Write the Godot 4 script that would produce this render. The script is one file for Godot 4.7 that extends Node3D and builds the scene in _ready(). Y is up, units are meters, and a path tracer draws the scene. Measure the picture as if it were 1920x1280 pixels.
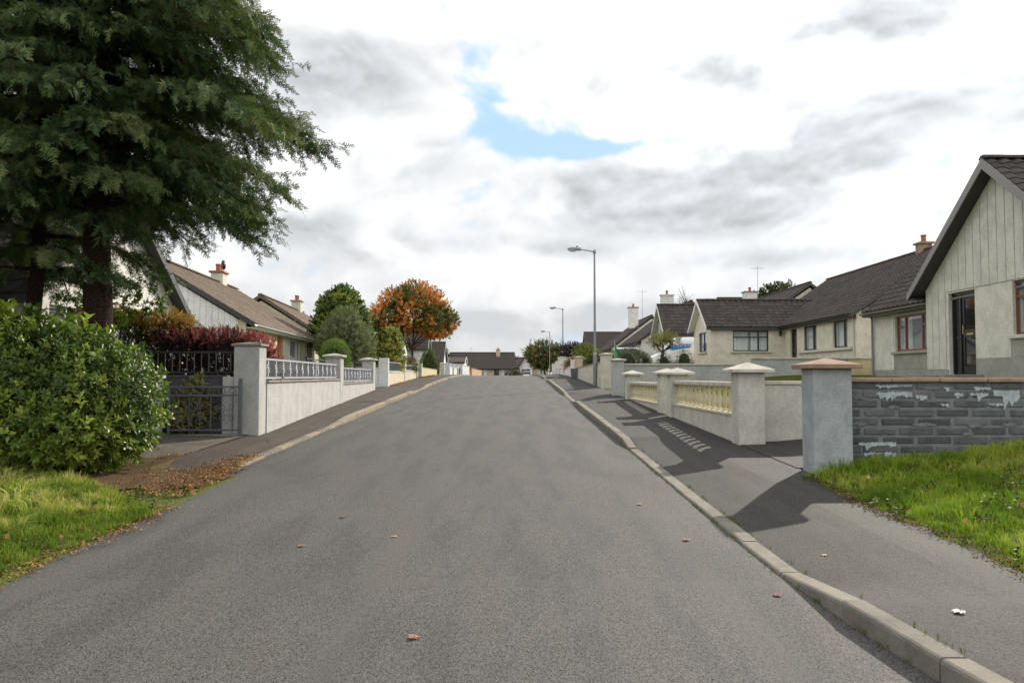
extends Node3D
# A residential street that climbs to a crest: x runs to the right, y up, and the street away from the camera along -z ("d" below is the distance along it).

const UP := Vector3.UP
var rng := RandomNumberGenerator.new()
var taken := {}
var M := {}          # materials
var SH := {}         # shared meshes

class MB:
	var v := PackedVector3Array()
	var n := PackedVector3Array()
	var c := PackedColorArray()
	var col := Color.WHITE
	var colored := false
	func tri(a: Vector3, b: Vector3, e: Vector3) -> void:   # counter-clockwise seen from outside
		var q := (b - a).cross(e - a)
		if q.length_squared() < 1e-14: return
		q = q.normalized()
		v.append(a); v.append(e); v.append(b)
		n.append(q); n.append(q); n.append(q)
		if colored: c.append(col); c.append(col); c.append(col)
	func tri_n(a: Vector3, b: Vector3, e: Vector3, na: Vector3, nb: Vector3, ne: Vector3) -> void:
		v.append(a); v.append(e); v.append(b)
		n.append(na); n.append(ne); n.append(nb)
		if colored: c.append(col); c.append(col); c.append(col)
	func quad(a: Vector3, b: Vector3, e: Vector3, f: Vector3) -> void:
		tri(a, b, e); tri(a, e, f)
	func quad_n(a, b, e, f, na, nb, ne, nf) -> void:
		tri_n(a, b, e, na, nb, ne); tri_n(a, e, f, na, ne, nf)
	func box(at: Vector3, s: Vector3, b := Basis()) -> void:
		var h := s * 0.5
		var p := []
		for i in 8: p.append(at + b * Vector3(h.x if i & 1 else -h.x, h.y if i & 2 else -h.y, h.z if i & 4 else -h.z))
		quad(p[4], p[5], p[7], p[6]); quad(p[1], p[0], p[2], p[3])
		quad(p[5], p[1], p[3], p[7]); quad(p[0], p[4], p[6], p[2])
		quad(p[6], p[7], p[3], p[2]); quad(p[0], p[1], p[5], p[4])
	func box2(a: Vector3, b: Vector3) -> void:
		box((a + b) * 0.5, (b - a).abs())
	func cbox(at: Vector3, s: Vector3, k: float, b := Basis()) -> void:   # box with chamfered edges
		var h := s * 0.5
		var f := func(sx, sy, sz, ax): # corner of face ax
			return at + b * Vector3(sx * (h.x - (0.0 if ax == 0 else k)), sy * (h.y - (0.0 if ax == 1 else k)), sz * (h.z - (0.0 if ax == 2 else k)))
		for s1 in [-1, 1]:
			var faces := [[f.call(s1, -1, -1, 0), f.call(s1, 1, -1, 0), f.call(s1, 1, 1, 0), f.call(s1, -1, 1, 0)],
				[f.call(-1, s1, -1, 1), f.call(-1, s1, 1, 1), f.call(1, s1, 1, 1), f.call(1, s1, -1, 1)],
				[f.call(-1, -1, s1, 2), f.call(1, -1, s1, 2), f.call(1, 1, s1, 2), f.call(-1, 1, s1, 2)]]
			for q in faces:
				if s1 > 0: quad(q[0], q[1], q[2], q[3])
				else: quad(q[3], q[2], q[1], q[0])
			for s2 in [-1, 1]:
				var e1 := [f.call(s1, s2, -1, 0), f.call(s1, s2, 1, 0), f.call(s1, s2, 1, 1), f.call(s1, s2, -1, 1)]
				var e2 := [f.call(s1, -1, s2, 0), f.call(s1, 1, s2, 0), f.call(s1, 1, s2, 2), f.call(s1, -1, s2, 2)]
				var e3 := [f.call(-1, s1, s2, 1), f.call(1, s1, s2, 1), f.call(1, s1, s2, 2), f.call(-1, s1, s2, 2)]
				for e in [e1, e2, e3]: out_quad(e, at)
				for s3 in [-1, 1]:
					out_tri(f.call(s1, s2, s3, 0), f.call(s1, s2, s3, 1), f.call(s1, s2, s3, 2), at)
	func out_quad(e: Array, from: Vector3) -> void:
		var m: Vector3 = (e[0] + e[1] + e[2] + e[3]) * 0.25 - from
		if (e[1] - e[0]).cross(e[2] - e[0]).dot(m) > 0: quad(e[0], e[1], e[2], e[3])
		else: quad(e[3], e[2], e[1], e[0])
	func out_tri(a: Vector3, b: Vector3, e: Vector3, from: Vector3) -> void:
		if (b - a).cross(e - a).dot((a + b + e) / 3.0 - from) > 0: tri(a, b, e)
		else: tri(a, e, b)
	func hull4(lo: Array, hi: Array) -> void:      # a six-sided block between two quads given in the same order
		var m := Vector3.ZERO
		for p in lo + hi: m += p / 8.0
		out_quad(lo, m); out_quad(hi, m)
		for i in 4:
			var j := (i + 1) % 4
			out_quad([lo[i], lo[j], hi[j], hi[i]], m)
	func prism(poly: Array, z0: float, z1: float, t := Transform3D()) -> void:   # poly of Vector2, counter-clockwise; extruded along local z
		var k := poly.size()
		var ids := Geometry2D.triangulate_polygon(PackedVector2Array(poly))
		for i in range(0, ids.size(), 3):
			var a: Vector2 = poly[ids[i]]; var b: Vector2 = poly[ids[i + 1]]; var e: Vector2 = poly[ids[i + 2]]
			if (b - a).cross(e - a) < 0:
				var sw := b; b = e; e = sw
			tri(t * Vector3(a.x, a.y, z1), t * Vector3(b.x, b.y, z1), t * Vector3(e.x, e.y, z1))
			tri(t * Vector3(a.x, a.y, z0), t * Vector3(e.x, e.y, z0), t * Vector3(b.x, b.y, z0))
		for i in k:
			var a: Vector2 = poly[i]; var b: Vector2 = poly[(i + 1) % k]
			quad(t * Vector3(a.x, a.y, z0), t * Vector3(b.x, b.y, z0), t * Vector3(b.x, b.y, z1), t * Vector3(a.x, a.y, z1))
	func tube(pts: Array, rad: Array, sides := 8, caps := true) -> void:
		var rings := []; var norms := []
		var k := pts.size()
		var side := Vector3.ZERO
		for i in k:
			var dir: Vector3 = (pts[mini(i + 1, k - 1)] - pts[maxi(i - 1, 0)]).normalized()
			if side == Vector3.ZERO: side = dir.cross(UP if absf(dir.y) < 0.9 else Vector3.RIGHT).normalized()
			else: side = (side - dir * side.dot(dir)).normalized()
			var up2 := side.cross(dir)
			var r := []; var q := []
			for j in sides:
				var a := TAU * j / sides
				var o: Vector3 = side * cos(a) + up2 * sin(a)
				r.append(pts[i] + o * rad[i]); q.append(o)
			rings.append(r); norms.append(q)
		for i in k - 1:
			for j in sides:
				var j2 := (j + 1) % sides
				quad_n(rings[i][j2], rings[i][j], rings[i + 1][j], rings[i + 1][j2], norms[i][j2], norms[i][j], norms[i + 1][j], norms[i + 1][j2])
		if caps:
			for j in range(1, sides - 1):
				tri(rings[0][0], rings[0][j], rings[0][j + 1])
				tri(rings[k - 1][0], rings[k - 1][j + 1], rings[k - 1][j])
	func lathe(prof: Array, sides := 12, at := Vector3.ZERO) -> void:    # [radius, height] from bottom to top
		var k := prof.size()
		for i in k - 1:
			var dr: float = prof[i + 1][0] - prof[i][0]; var dy: float = prof[i + 1][1] - prof[i][1]
			for j in sides:
				var a0 := TAU * j / sides; var a1 := TAU * (j + 1) / sides
				var o0 := Vector3(cos(a0), 0, -sin(a0)); var o1 := Vector3(cos(a1), 0, -sin(a1))
				var n0 := (o0 * dy - UP * dr).normalized(); var n1 := (o1 * dy - UP * dr).normalized()
				quad_n(at + o0 * prof[i][0] + UP * prof[i][1], at + o1 * prof[i][0] + UP * prof[i][1], at + o1 * prof[i + 1][0] + UP * prof[i + 1][1], at + o0 * prof[i + 1][0] + UP * prof[i + 1][1], n0, n1, n1, n0)
	func ball(at: Vector3, r: Vector3, k := 10) -> void:
		for i in k:
			var t0 := PI * i / k - PI / 2; var t1 := PI * (i + 1) / k - PI / 2
			for j in 2 * k:
				var a0 := PI * j / k; var a1 := PI * (j + 1) / k
				var q := []
				for w in [[t0, a0], [t0, a1], [t1, a1], [t1, a0]]: q.append(Vector3(cos(w[0]) * cos(w[1]), sin(w[0]), -cos(w[0]) * sin(w[1])))
				quad_n(at + q[0] * r, at + q[1] * r, at + q[2] * r, at + q[3] * r, q[0], q[1], q[2], q[3])
	func torus(at: Vector3, ax: Vector3, ay: Vector3, R: float, r: float, k := 12) -> void:
		var pts := []; var rad := []
		for i in k + 1: pts.append(at + ax * cos(TAU * i / k) * R + ay * sin(TAU * i / k) * R); rad.append(r)
		tube(pts, rad, 5, false)
	func mesh() -> ArrayMesh:
		var a := []
		a.resize(Mesh.ARRAY_MAX)
		a[Mesh.ARRAY_VERTEX] = v; a[Mesh.ARRAY_NORMAL] = n
		if colored: a[Mesh.ARRAY_COLOR] = c
		var m := ArrayMesh.new()
		m.add_surface_from_arrays(Mesh.PRIMITIVE_TRIANGLES, a)
		return m

func numbered(called: String) -> String:
	var k: int = taken.get(called, -1) + 1
	taken[called] = k
	return called if k == 0 else "%s_%03d" % [called, k]

func thing(called: String, label: String, category: String, at := Vector3.ZERO, turn := 0.0, group := "") -> Node3D:
	var o := Node3D.new()
	o.name = numbered(called)
	add_child(o)
	o.position = at
	o.rotation.y = turn
	o.set_meta("label", label); o.set_meta("category", category); o.set_meta("kind", "thing")
	if group: o.set_meta("group", group)
	return o

func part(called: String, m: Variant, mat: Material, parent: Node, t := Transform3D()) -> MeshInstance3D:
	var o := MeshInstance3D.new()
	o.name = called
	o.mesh = m.mesh() if m is MB else m
	o.material_override = mat
	o.transform = t
	parent.add_child(o, true)
	return o

func structure(called: String, m: Variant, mat: Material) -> MeshInstance3D:
	var o := part(numbered(called), m, mat, self)
	o.set_meta("kind", "structure")
	return o

func structure_group(called: String) -> Node3D:
	var o := Node3D.new()
	o.name = numbered(called)
	add_child(o)
	o.set_meta("kind", "structure")
	return o

func many(called: String, m: Mesh, mat: Material, parent: Node, where: Array, colors: Array, kind := "stuff") -> MultiMeshInstance3D:
	var mm := MultiMesh.new()
	mm.transform_format = MultiMesh.TRANSFORM_3D
	mm.use_colors = colors.size() > 0
	mm.mesh = m
	mm.instance_count = where.size()
	for i in where.size():
		mm.set_instance_transform(i, where[i])
		if colors.size(): mm.set_instance_color(i, colors[i])
	var o := MultiMeshInstance3D.new()
	o.name = called
	o.multimesh = mm
	o.material_override = mat
	parent.add_child(o, true)
	if kind: o.set_meta("kind", kind)
	return o

func meta(o: Node, label: String, category: String, group := "", kind := "") -> void:
	o.set_meta("label", label); o.set_meta("category", category)
	if group: o.set_meta("group", group)
	if kind: o.set_meta("kind", kind)

func V(x: float, y: float, d: float) -> Vector3: return Vector3(x, y, -d)
func R(a: float, b: float) -> float: return rng.randf_range(a, b)
func lin(r: float, g: float, b: float) -> Color: return Color(r, g, b).linear_to_srgb()

# ---------------------------------------------------------------- materials
func noise_tex(freq: float, oct: int, ramp: Array, size := 512, seed_ := 1, kind := FastNoiseLite.TYPE_SIMPLEX_SMOOTH) -> NoiseTexture2D:
	var f := FastNoiseLite.new()
	f.noise_type = kind
	f.frequency = freq; f.seed = seed_
	f.fractal_type = FastNoiseLite.FRACTAL_FBM; f.fractal_octaves = oct
	var t := NoiseTexture2D.new()
	t.width = size; t.height = size; t.seamless = true; t.seamless_blend_skirt = 0.2
	t.noise = f
	var g := Gradient.new()
	var offs := PackedFloat32Array(); var cols := PackedColorArray()
	for r in ramp: offs.append(r[0]); cols.append(r[1])
	g.offsets = offs; g.colors = cols
	t.color_ramp = g
	return t

func grey(f: float) -> Color: return Color(f, f, f)

# a material with a coloured noise (base: linear colour; spread: how far the tone varies), relief and a coarse second layer
func stone(base: Color, spread: float, size_m: float, rough := 0.9, relief := 0.0, relief_tex: Texture2D = null, grain: Texture2D = null) -> StandardMaterial3D:
	var m := StandardMaterial3D.new()
	m.albedo_color = base.linear_to_srgb()
	m.roughness = rough
	m.metallic_specular = 0.3
	m.uv1_triplanar = true; m.uv1_world_triplanar = true
	m.uv1_scale = Vector3.ONE / size_m
	m.albedo_texture = grain if grain else M.tex_plaster
	if relief > 0:
		m.heightmap_enabled = true
		m.heightmap_scale = relief
		m.heightmap_texture = relief_tex if relief_tex else M.tex_rough
	if spread > 0:
		m.detail_enabled = true
		m.detail_blend_mode = BaseMaterial3D.BLEND_MODE_MUL
		m.detail_albedo = M.tex_patches if spread < 1.5 else M.tex_stains
		m.detail_uv_layer = BaseMaterial3D.DETAIL_UV_2
		m.uv2_triplanar = true; m.uv2_world_triplanar = true
		m.uv2_scale = Vector3.ONE / (size_m * 3.7)
	return m

func plain(r: float, g: float, b: float, rough := 0.5, metal := 0.0, spec := 0.5) -> StandardMaterial3D:
	var m := StandardMaterial3D.new()
	m.albedo_color = lin(r, g, b)
	m.roughness = rough; m.metallic = metal; m.metallic_specular = spec
	return m

func leafy(rough := 0.5, glow := 0.3, spec := 0.5) -> StandardMaterial3D:
	var m := StandardMaterial3D.new()
	m.vertex_color_use_as_albedo = true
	m.roughness = rough; m.metallic_specular = spec
	m.cull_mode = BaseMaterial3D.CULL_DISABLED
	if glow > 0:
		m.backlight_enabled = true
		m.backlight = lin(glow * 0.75, glow, glow * 0.25)
	return m

func make_materials() -> void:
	M.tex_plaster = noise_tex(0.02, 5, [[0.25, grey(0.94)], [0.5, grey(0.98)], [0.75, grey(1.0)]], 512, 3)
	M.tex_patches = noise_tex(0.012, 4, [[0.25, grey(0.93)], [0.5, grey(0.975)], [0.75, grey(1.0)]], 512, 5)
	M.tex_stains = noise_tex(0.014, 5, [[0.2, Color(0.86, 0.865, 0.87)], [0.45, Color(0.95, 0.95, 0.945)], [0.6, Color(0.98, 0.98, 0.975)], [0.8, grey(1.0)]], 512, 8)
	M.tex_rough = noise_tex(0.09, 4, [[0.0, grey(0)], [1.0, grey(1)]], 512, 9)
	# asphalt: chips of stone in dark binder
	M.tex_asphalt = noise_tex(0.34, 1, [[0.0, grey(0.36)], [0.10, grey(0.54)], [0.3, Color(0.72, 0.715, 0.71)], [0.62, Color(0.80, 0.79, 0.78)], [0.9, Color(0.89, 0.88, 0.865)], [1.0, Color(1, 0.99, 0.975)]], 1024, 11, FastNoiseLite.TYPE_CELLULAR)
	M.tex_asphalt.noise.cellular_return_type = FastNoiseLite.RETURN_CELL_VALUE
	M.tex_asphalt.noise.fractal_type = FastNoiseLite.FRACTAL_NONE
	M.tex_road_patch = noise_tex(0.007, 5, [[0.25, Color(0.90, 0.90, 0.905)], [0.45, Color(0.955, 0.955, 0.955)], [0.6, Color(0.985, 0.98, 0.97)], [0.8, Color(1, 0.99, 0.97)]], 1024, 12)
	M.tex_soil = noise_tex(0.05, 5, [[0.2, Color(0.5, 0.45, 0.38)], [0.5, Color(0.8, 0.76, 0.66)], [0.8, Color(1, 0.96, 0.85)]], 512, 13)
	M.tex_lawn = noise_tex(0.05, 5, [[0.2, Color(0.55, 0.62, 0.4)], [0.5, Color(0.8, 0.88, 0.6)], [0.8, Color(1, 1, 0.75)]], 512, 14)
	M.tex_bark = noise_tex(0.03, 5, [[0.2, Color(0.4, 0.34, 0.3)], [0.5, Color(0.75, 0.66, 0.58)], [0.8, Color(1, 0.93, 0.84)]], 512, 15)

	var asphalt := func(base: Color, patch: float, sz: float) -> StandardMaterial3D:
		var m := stone(base, 1.0, sz, 0.82, 0.5, M.tex_asphalt, M.tex_asphalt)
		m.detail_albedo = M.tex_road_patch
		m.uv2_scale = Vector3(1.0 / (patch * 0.45), 1.0, 1.0 / (patch * 2.4))     # worn streaks run along the street
		return m
	M.road = asphalt.call(Color(0.182, 0.177, 0.171), 9.0, 2.3)
	M.path = asphalt.call(Color(0.104, 0.099, 0.094), 5.0, 2.0)
	M.path_brown = asphalt.call(Color(0.140, 0.118, 0.100), 5.0, 2.0)
	M.gravel = stone(Color(0.27, 0.24, 0.2), 1.0, 1.1, 0.95, 1.2, M.tex_asphalt, M.tex_asphalt)
	M.kerb = stone(Color(0.25, 0.228, 0.19), 2.0, 0.9, 0.9, 0.25)
	M.kerb_tan = stone(Color(0.33, 0.275, 0.20), 2.0, 0.9, 0.9, 0.25)
	M.kerb2 = stone(Color(0.22, 0.203, 0.172), 2.0, 0.8, 0.9, 0.25)
	M.lawn = stone(Color(0.13, 0.135, 0.05), 1.0, 1.4, 0.95, 2.0, M.tex_rough, M.tex_lawn)
	M.bare_soil = stone(Color(0.20, 0.135, 0.08), 2.0, 0.7, 0.95, 1.5, M.tex_rough, M.tex_soil)
	M.soil = stone(Color(0.13, 0.1, 0.065), 1.0, 0.9, 0.95, 1.2, M.tex_rough, M.tex_soil)
	M.tar = plain(0.075, 0.073, 0.07, 0.8)
	# painted render
	M.white = stone(Color(0.76, 0.745, 0.70), 1.0, 1.2, 0.85, 0.12)
	M.pure_white = stone(Color(0.80, 0.80, 0.79), 1.0, 1.2, 0.8, 0.1)
	M.left_wall = stone(Color(0.50, 0.495, 0.475), 1.0, 0.8, 0.88, 0.25)
	M.cream = stone(Color(0.64, 0.58, 0.42), 1.0, 1.0, 0.88, 0.15)
	M.pale_cream = stone(Color(0.66, 0.625, 0.53), 1.0, 1.0, 0.88, 0.15)
	M.yellow_cream = stone(Color(0.66, 0.58, 0.36), 1.0, 1.0, 0.88, 0.15)
	M.tan = stone(Color(0.60, 0.40, 0.22), 1.0, 1.0, 0.88, 0.15)
	M.pinkish = stone(Color(0.58, 0.47, 0.35), 1.0, 1.0, 0.88, 0.15)
	M.blue_white = stone(Color(0.66, 0.675, 0.69), 1.0, 1.0, 0.85, 0.15)
	M.sage = stone(Color(0.68, 0.66, 0.585), 1.0, 1.0, 0.85, 0.12)
	M.sage_board = stone(Color(0.64, 0.635, 0.565), 1.0, 0.9, 0.8, 0.06)
	M.dark_sage = stone(Color(0.36, 0.35, 0.305), 1.0, 1.0, 0.85, 0.12)
	M.house_beige = stone(Color(0.74, 0.68, 0.56), 1.0, 1.1, 0.88, 0.2)
	M.bal_beige = stone(Color(0.62, 0.595, 0.52), 1.0, 0.9, 0.88, 0.25)
	M.bal_cream = stone(Color(0.72, 0.66, 0.47), 2.0, 0.6, 0.85, 0.12)
	M.cap_pale = stone(Color(0.62, 0.585, 0.50), 2.0, 0.7, 0.9, 0.3)
	M.long_wall = stone(Color(0.46, 0.47, 0.45), 1.0, 1.3, 0.9, 0.25)
	M.pillar_grey = stone(Color(0.40, 0.425, 0.435), 1.0, 0.55, 0.88, 0.3)
	M.cap_red = stone(Color(0.38, 0.255, 0.185), 2.0, 0.5, 0.9, 0.25)
	M.coping_pink = stone(Color(0.40, 0.285, 0.215), 2.0, 0.7, 0.9, 0.2)
	M.mortar = stone(Color(0.255, 0.27, 0.28), 2.0, 0.35, 0.95, 0.7)
	for i in 3: M["block%d" % i] = stone(Color(0.160, 0.166, 0.172) * [0.8, 1.0, 1.2][i], 2.0, 0.4 + 0.1 * i, 0.95, 0.8)
	M.paint = stone(Color(0.52, 0.565, 0.60), 2.0, 0.22, 0.8, 0.25)
	M.dark_wall = stone(Color(0.10, 0.10, 0.105), 1.0, 1.0, 0.9, 0.3)
	M.concrete = stone(Color(0.30, 0.28, 0.25), 2.0, 0.8, 0.92, 0.3)
	M.slate = stone(Color(0.062, 0.054, 0.049), 2.0, 0.8, 0.75, 0.2)
	for i in 3: M["tile_dark%d" % i] = stone(Color(0.088, 0.073, 0.064) * [0.86, 1.0, 1.14][i], 2.0, 0.5, 0.8, 0.2)
	for i in 3: M["tile_brown%d" % i] = stone(Color(0.185, 0.140, 0.103) * [0.88, 1.0, 1.12][i], 2.0, 0.5, 0.85, 0.2)
	M.fascia = plain(0.045, 0.042, 0.042, 0.45)
	M.fascia_grey = plain(0.22, 0.20, 0.195, 0.5)
	M.fascia_white = plain(0.72, 0.72, 0.70, 0.45)
	M.soffit = plain(0.05, 0.045, 0.045, 0.6)
	M.black = plain(0.012, 0.012, 0.013, 0.25)
	M.frame_dark = plain(0.018, 0.02, 0.022, 0.35)
	M.frame_wood = plain(0.16, 0.055, 0.028, 0.35)
	M.frame_white = plain(0.75, 0.75, 0.74, 0.35)
	M.brass = plain(0.72, 0.56, 0.25, 0.25, 1.0)
	M.curtain = plain(0.72, 0.72, 0.70, 0.95)
	M.room = plain(0.25, 0.23, 0.2, 0.95)
	M.terracotta = plain(0.33, 0.12, 0.065, 0.85)
	M.rail_grey = plain(0.24, 0.26, 0.29, 0.45, 0.2)
	M.rail_light = plain(0.46, 0.47, 0.49, 0.4, 0.2)
	M.iron_black = plain(0.02, 0.02, 0.022, 0.5)
	M.iron_grey = plain(0.13, 0.14, 0.16, 0.5, 0.2)
	M.galvanised = plain(0.27, 0.28, 0.30, 0.45, 0.6)
	M.lamp_grey = plain(0.28, 0.28, 0.285, 0.5)
	M.car_white = plain(0.80, 0.80, 0.80, 0.2); M.car_white.clearcoat_enabled = true; M.car_white.clearcoat = 1.0; M.car_white.clearcoat_roughness = 0.05
	M.van_blue = plain(0.03, 0.22, 0.60, 0.4)
	M.red_lens = plain(0.45, 0.02, 0.02, 0.2)
	M.rubber = plain(0.02, 0.02, 0.02, 0.9)
	M.green_flag = plain(0.02, 0.27, 0.09, 0.8); M.green_flag.cull_mode = BaseMaterial3D.CULL_DISABLED
	M.bin_grey = plain(0.11, 0.12, 0.14, 0.6)
	M.bark = stone(Color(0.075, 0.057, 0.047), 1.0, 0.5, 0.95, 2.5, M.tex_bark, M.tex_bark)
	M.bark_grey = stone(Color(0.13, 0.115, 0.095), 1.0, 0.5, 0.95, 1.5, M.tex_bark, M.tex_bark)
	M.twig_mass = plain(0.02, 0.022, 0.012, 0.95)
	M.dark_glass = plain(0.012, 0.014, 0.016, 0.04, 0.0, 0.6)
	M.ridge_moss = stone(Color(0.15, 0.085, 0.05), 2.0, 0.5, 0.9, 0.3)
	M.stone_wall = stone(Color(0.56, 0.53, 0.47), 2.0, 0.7, 0.9, 1.0)
	M.door_orange = plain(0.5, 0.30, 0.13, 0.5)
	M.barge_brown = plain(0.09, 0.055, 0.045, 0.5)
	M.glass = StandardMaterial3D.new()
	M.glass.albedo_color = Color(0.85, 0.92, 0.95, 0.12)
	M.glass.transparency = BaseMaterial3D.TRANSPARENCY_ALPHA
	M.glass.roughness = 0.02; M.glass.metallic_specular = 0.7
	M.lamp_glass = plain(0.55, 0.55, 0.52, 0.15)
	M.leaf_gloss = leafy(0.42, 0.55, 0.45)
	M.leaf = leafy(0.65, 0.42, 0.35)
	M.needle = leafy(0.75, 0.2, 0.3)
	M.grass = leafy(0.8, 0.60, 0.2)
	M.grass.backlight = lin(0.44, 0.56, 0.10)
	M.dry = leafy(0.85, 0.1, 0.3)

# ---------------------------------------------------------------- the lie of the land
func g(d: float) -> float:       # height of the road
	if d < 40: return 0.0307 * d
	if d < 66: return 1.228 + 0.0307 * (d - 40) - 0.000590 * (d - 40) * (d - 40)
	if d < 72: return 1.6274 - 0.000583 * (d - 66) * (d - 66)
	return maxf(1.6064 - 0.007 * (d - 72), 0.7)
func xl(d: float) -> float: return -4.51 - 0.0506 * (maxf(d, 10.0) - 14.4)     # face of the walls on the left
func kerb_r(d: float) -> float: return 1.9 + (0.03 * pow(maxf(6.5 - d, 0.0), 1.9))
func up_r(d: float) -> float:     # upstand of the right kerb, dropped at drives
	var drop := smoothstep(4.75, 5.5, d) * (1.0 - smoothstep(13.2, 14.1, d))
	drop = maxf(drop, smoothstep(24.0, 24.8, d) * (1.0 - smoothstep(29.0, 29.8, d)))
	drop = maxf(drop, smoothstep(43.0, 44.0, d) * (1.0 - smoothstep(47.0, 48.0, d)))
	return lerpf(0.115, 0.028, drop)
func up_l(d: float) -> float:
	var f := smoothstep(17.0, 19.0, d) * (1.0 - smoothstep(30.5, 31.5, d))
	f = maxf(f, smoothstep(35.0, 36.0, d))
	return lerpf(0.022, 0.10, f)
func land(x: float, d: float) -> float:
	var b := g(d)
	if x > 1.75:
		if d < 10.1:
			if x < 3.3: return b - 0.06
			return b + 0.09 + 0.085 * clampf(x - 3.4, 0, 6.0)
		if x < 3.62: return b - 0.06
		var top := 0.84 if d < 25 else lerpf(0.84, 0.64, smoothstep(25, 33, d))
		if d > 46: top = lerpf(0.64, 0.5, smoothstep(46, 60, d))
		if d > 75: top = 0.35
		var y := b + lerpf(0.06, top, smoothstep(3.7, 9.5, x))
		if d < 27.0: y = minf(y, maxf(b + 0.06, lerpf(1.26, 1.60, smoothstep(9.8, 11.2, x))))
		return y
	if x < -3.4:
		if d < 10.4: return b + 0.02 + 0.05 * clampf(-3.4 - x, 0, 5.0)
		if d < 14.9: return b + (-0.06 if x > -4.68 else 0.085 + 0.02 * clampf(-5 - x, 0, 8))
		var w := xl(d)
		if x > w - 0.18: return b - 0.06
		return b + lerpf(0.08, 0.42, smoothstep(0.2, 3.5, w - x))
	return b - 0.06

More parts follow.
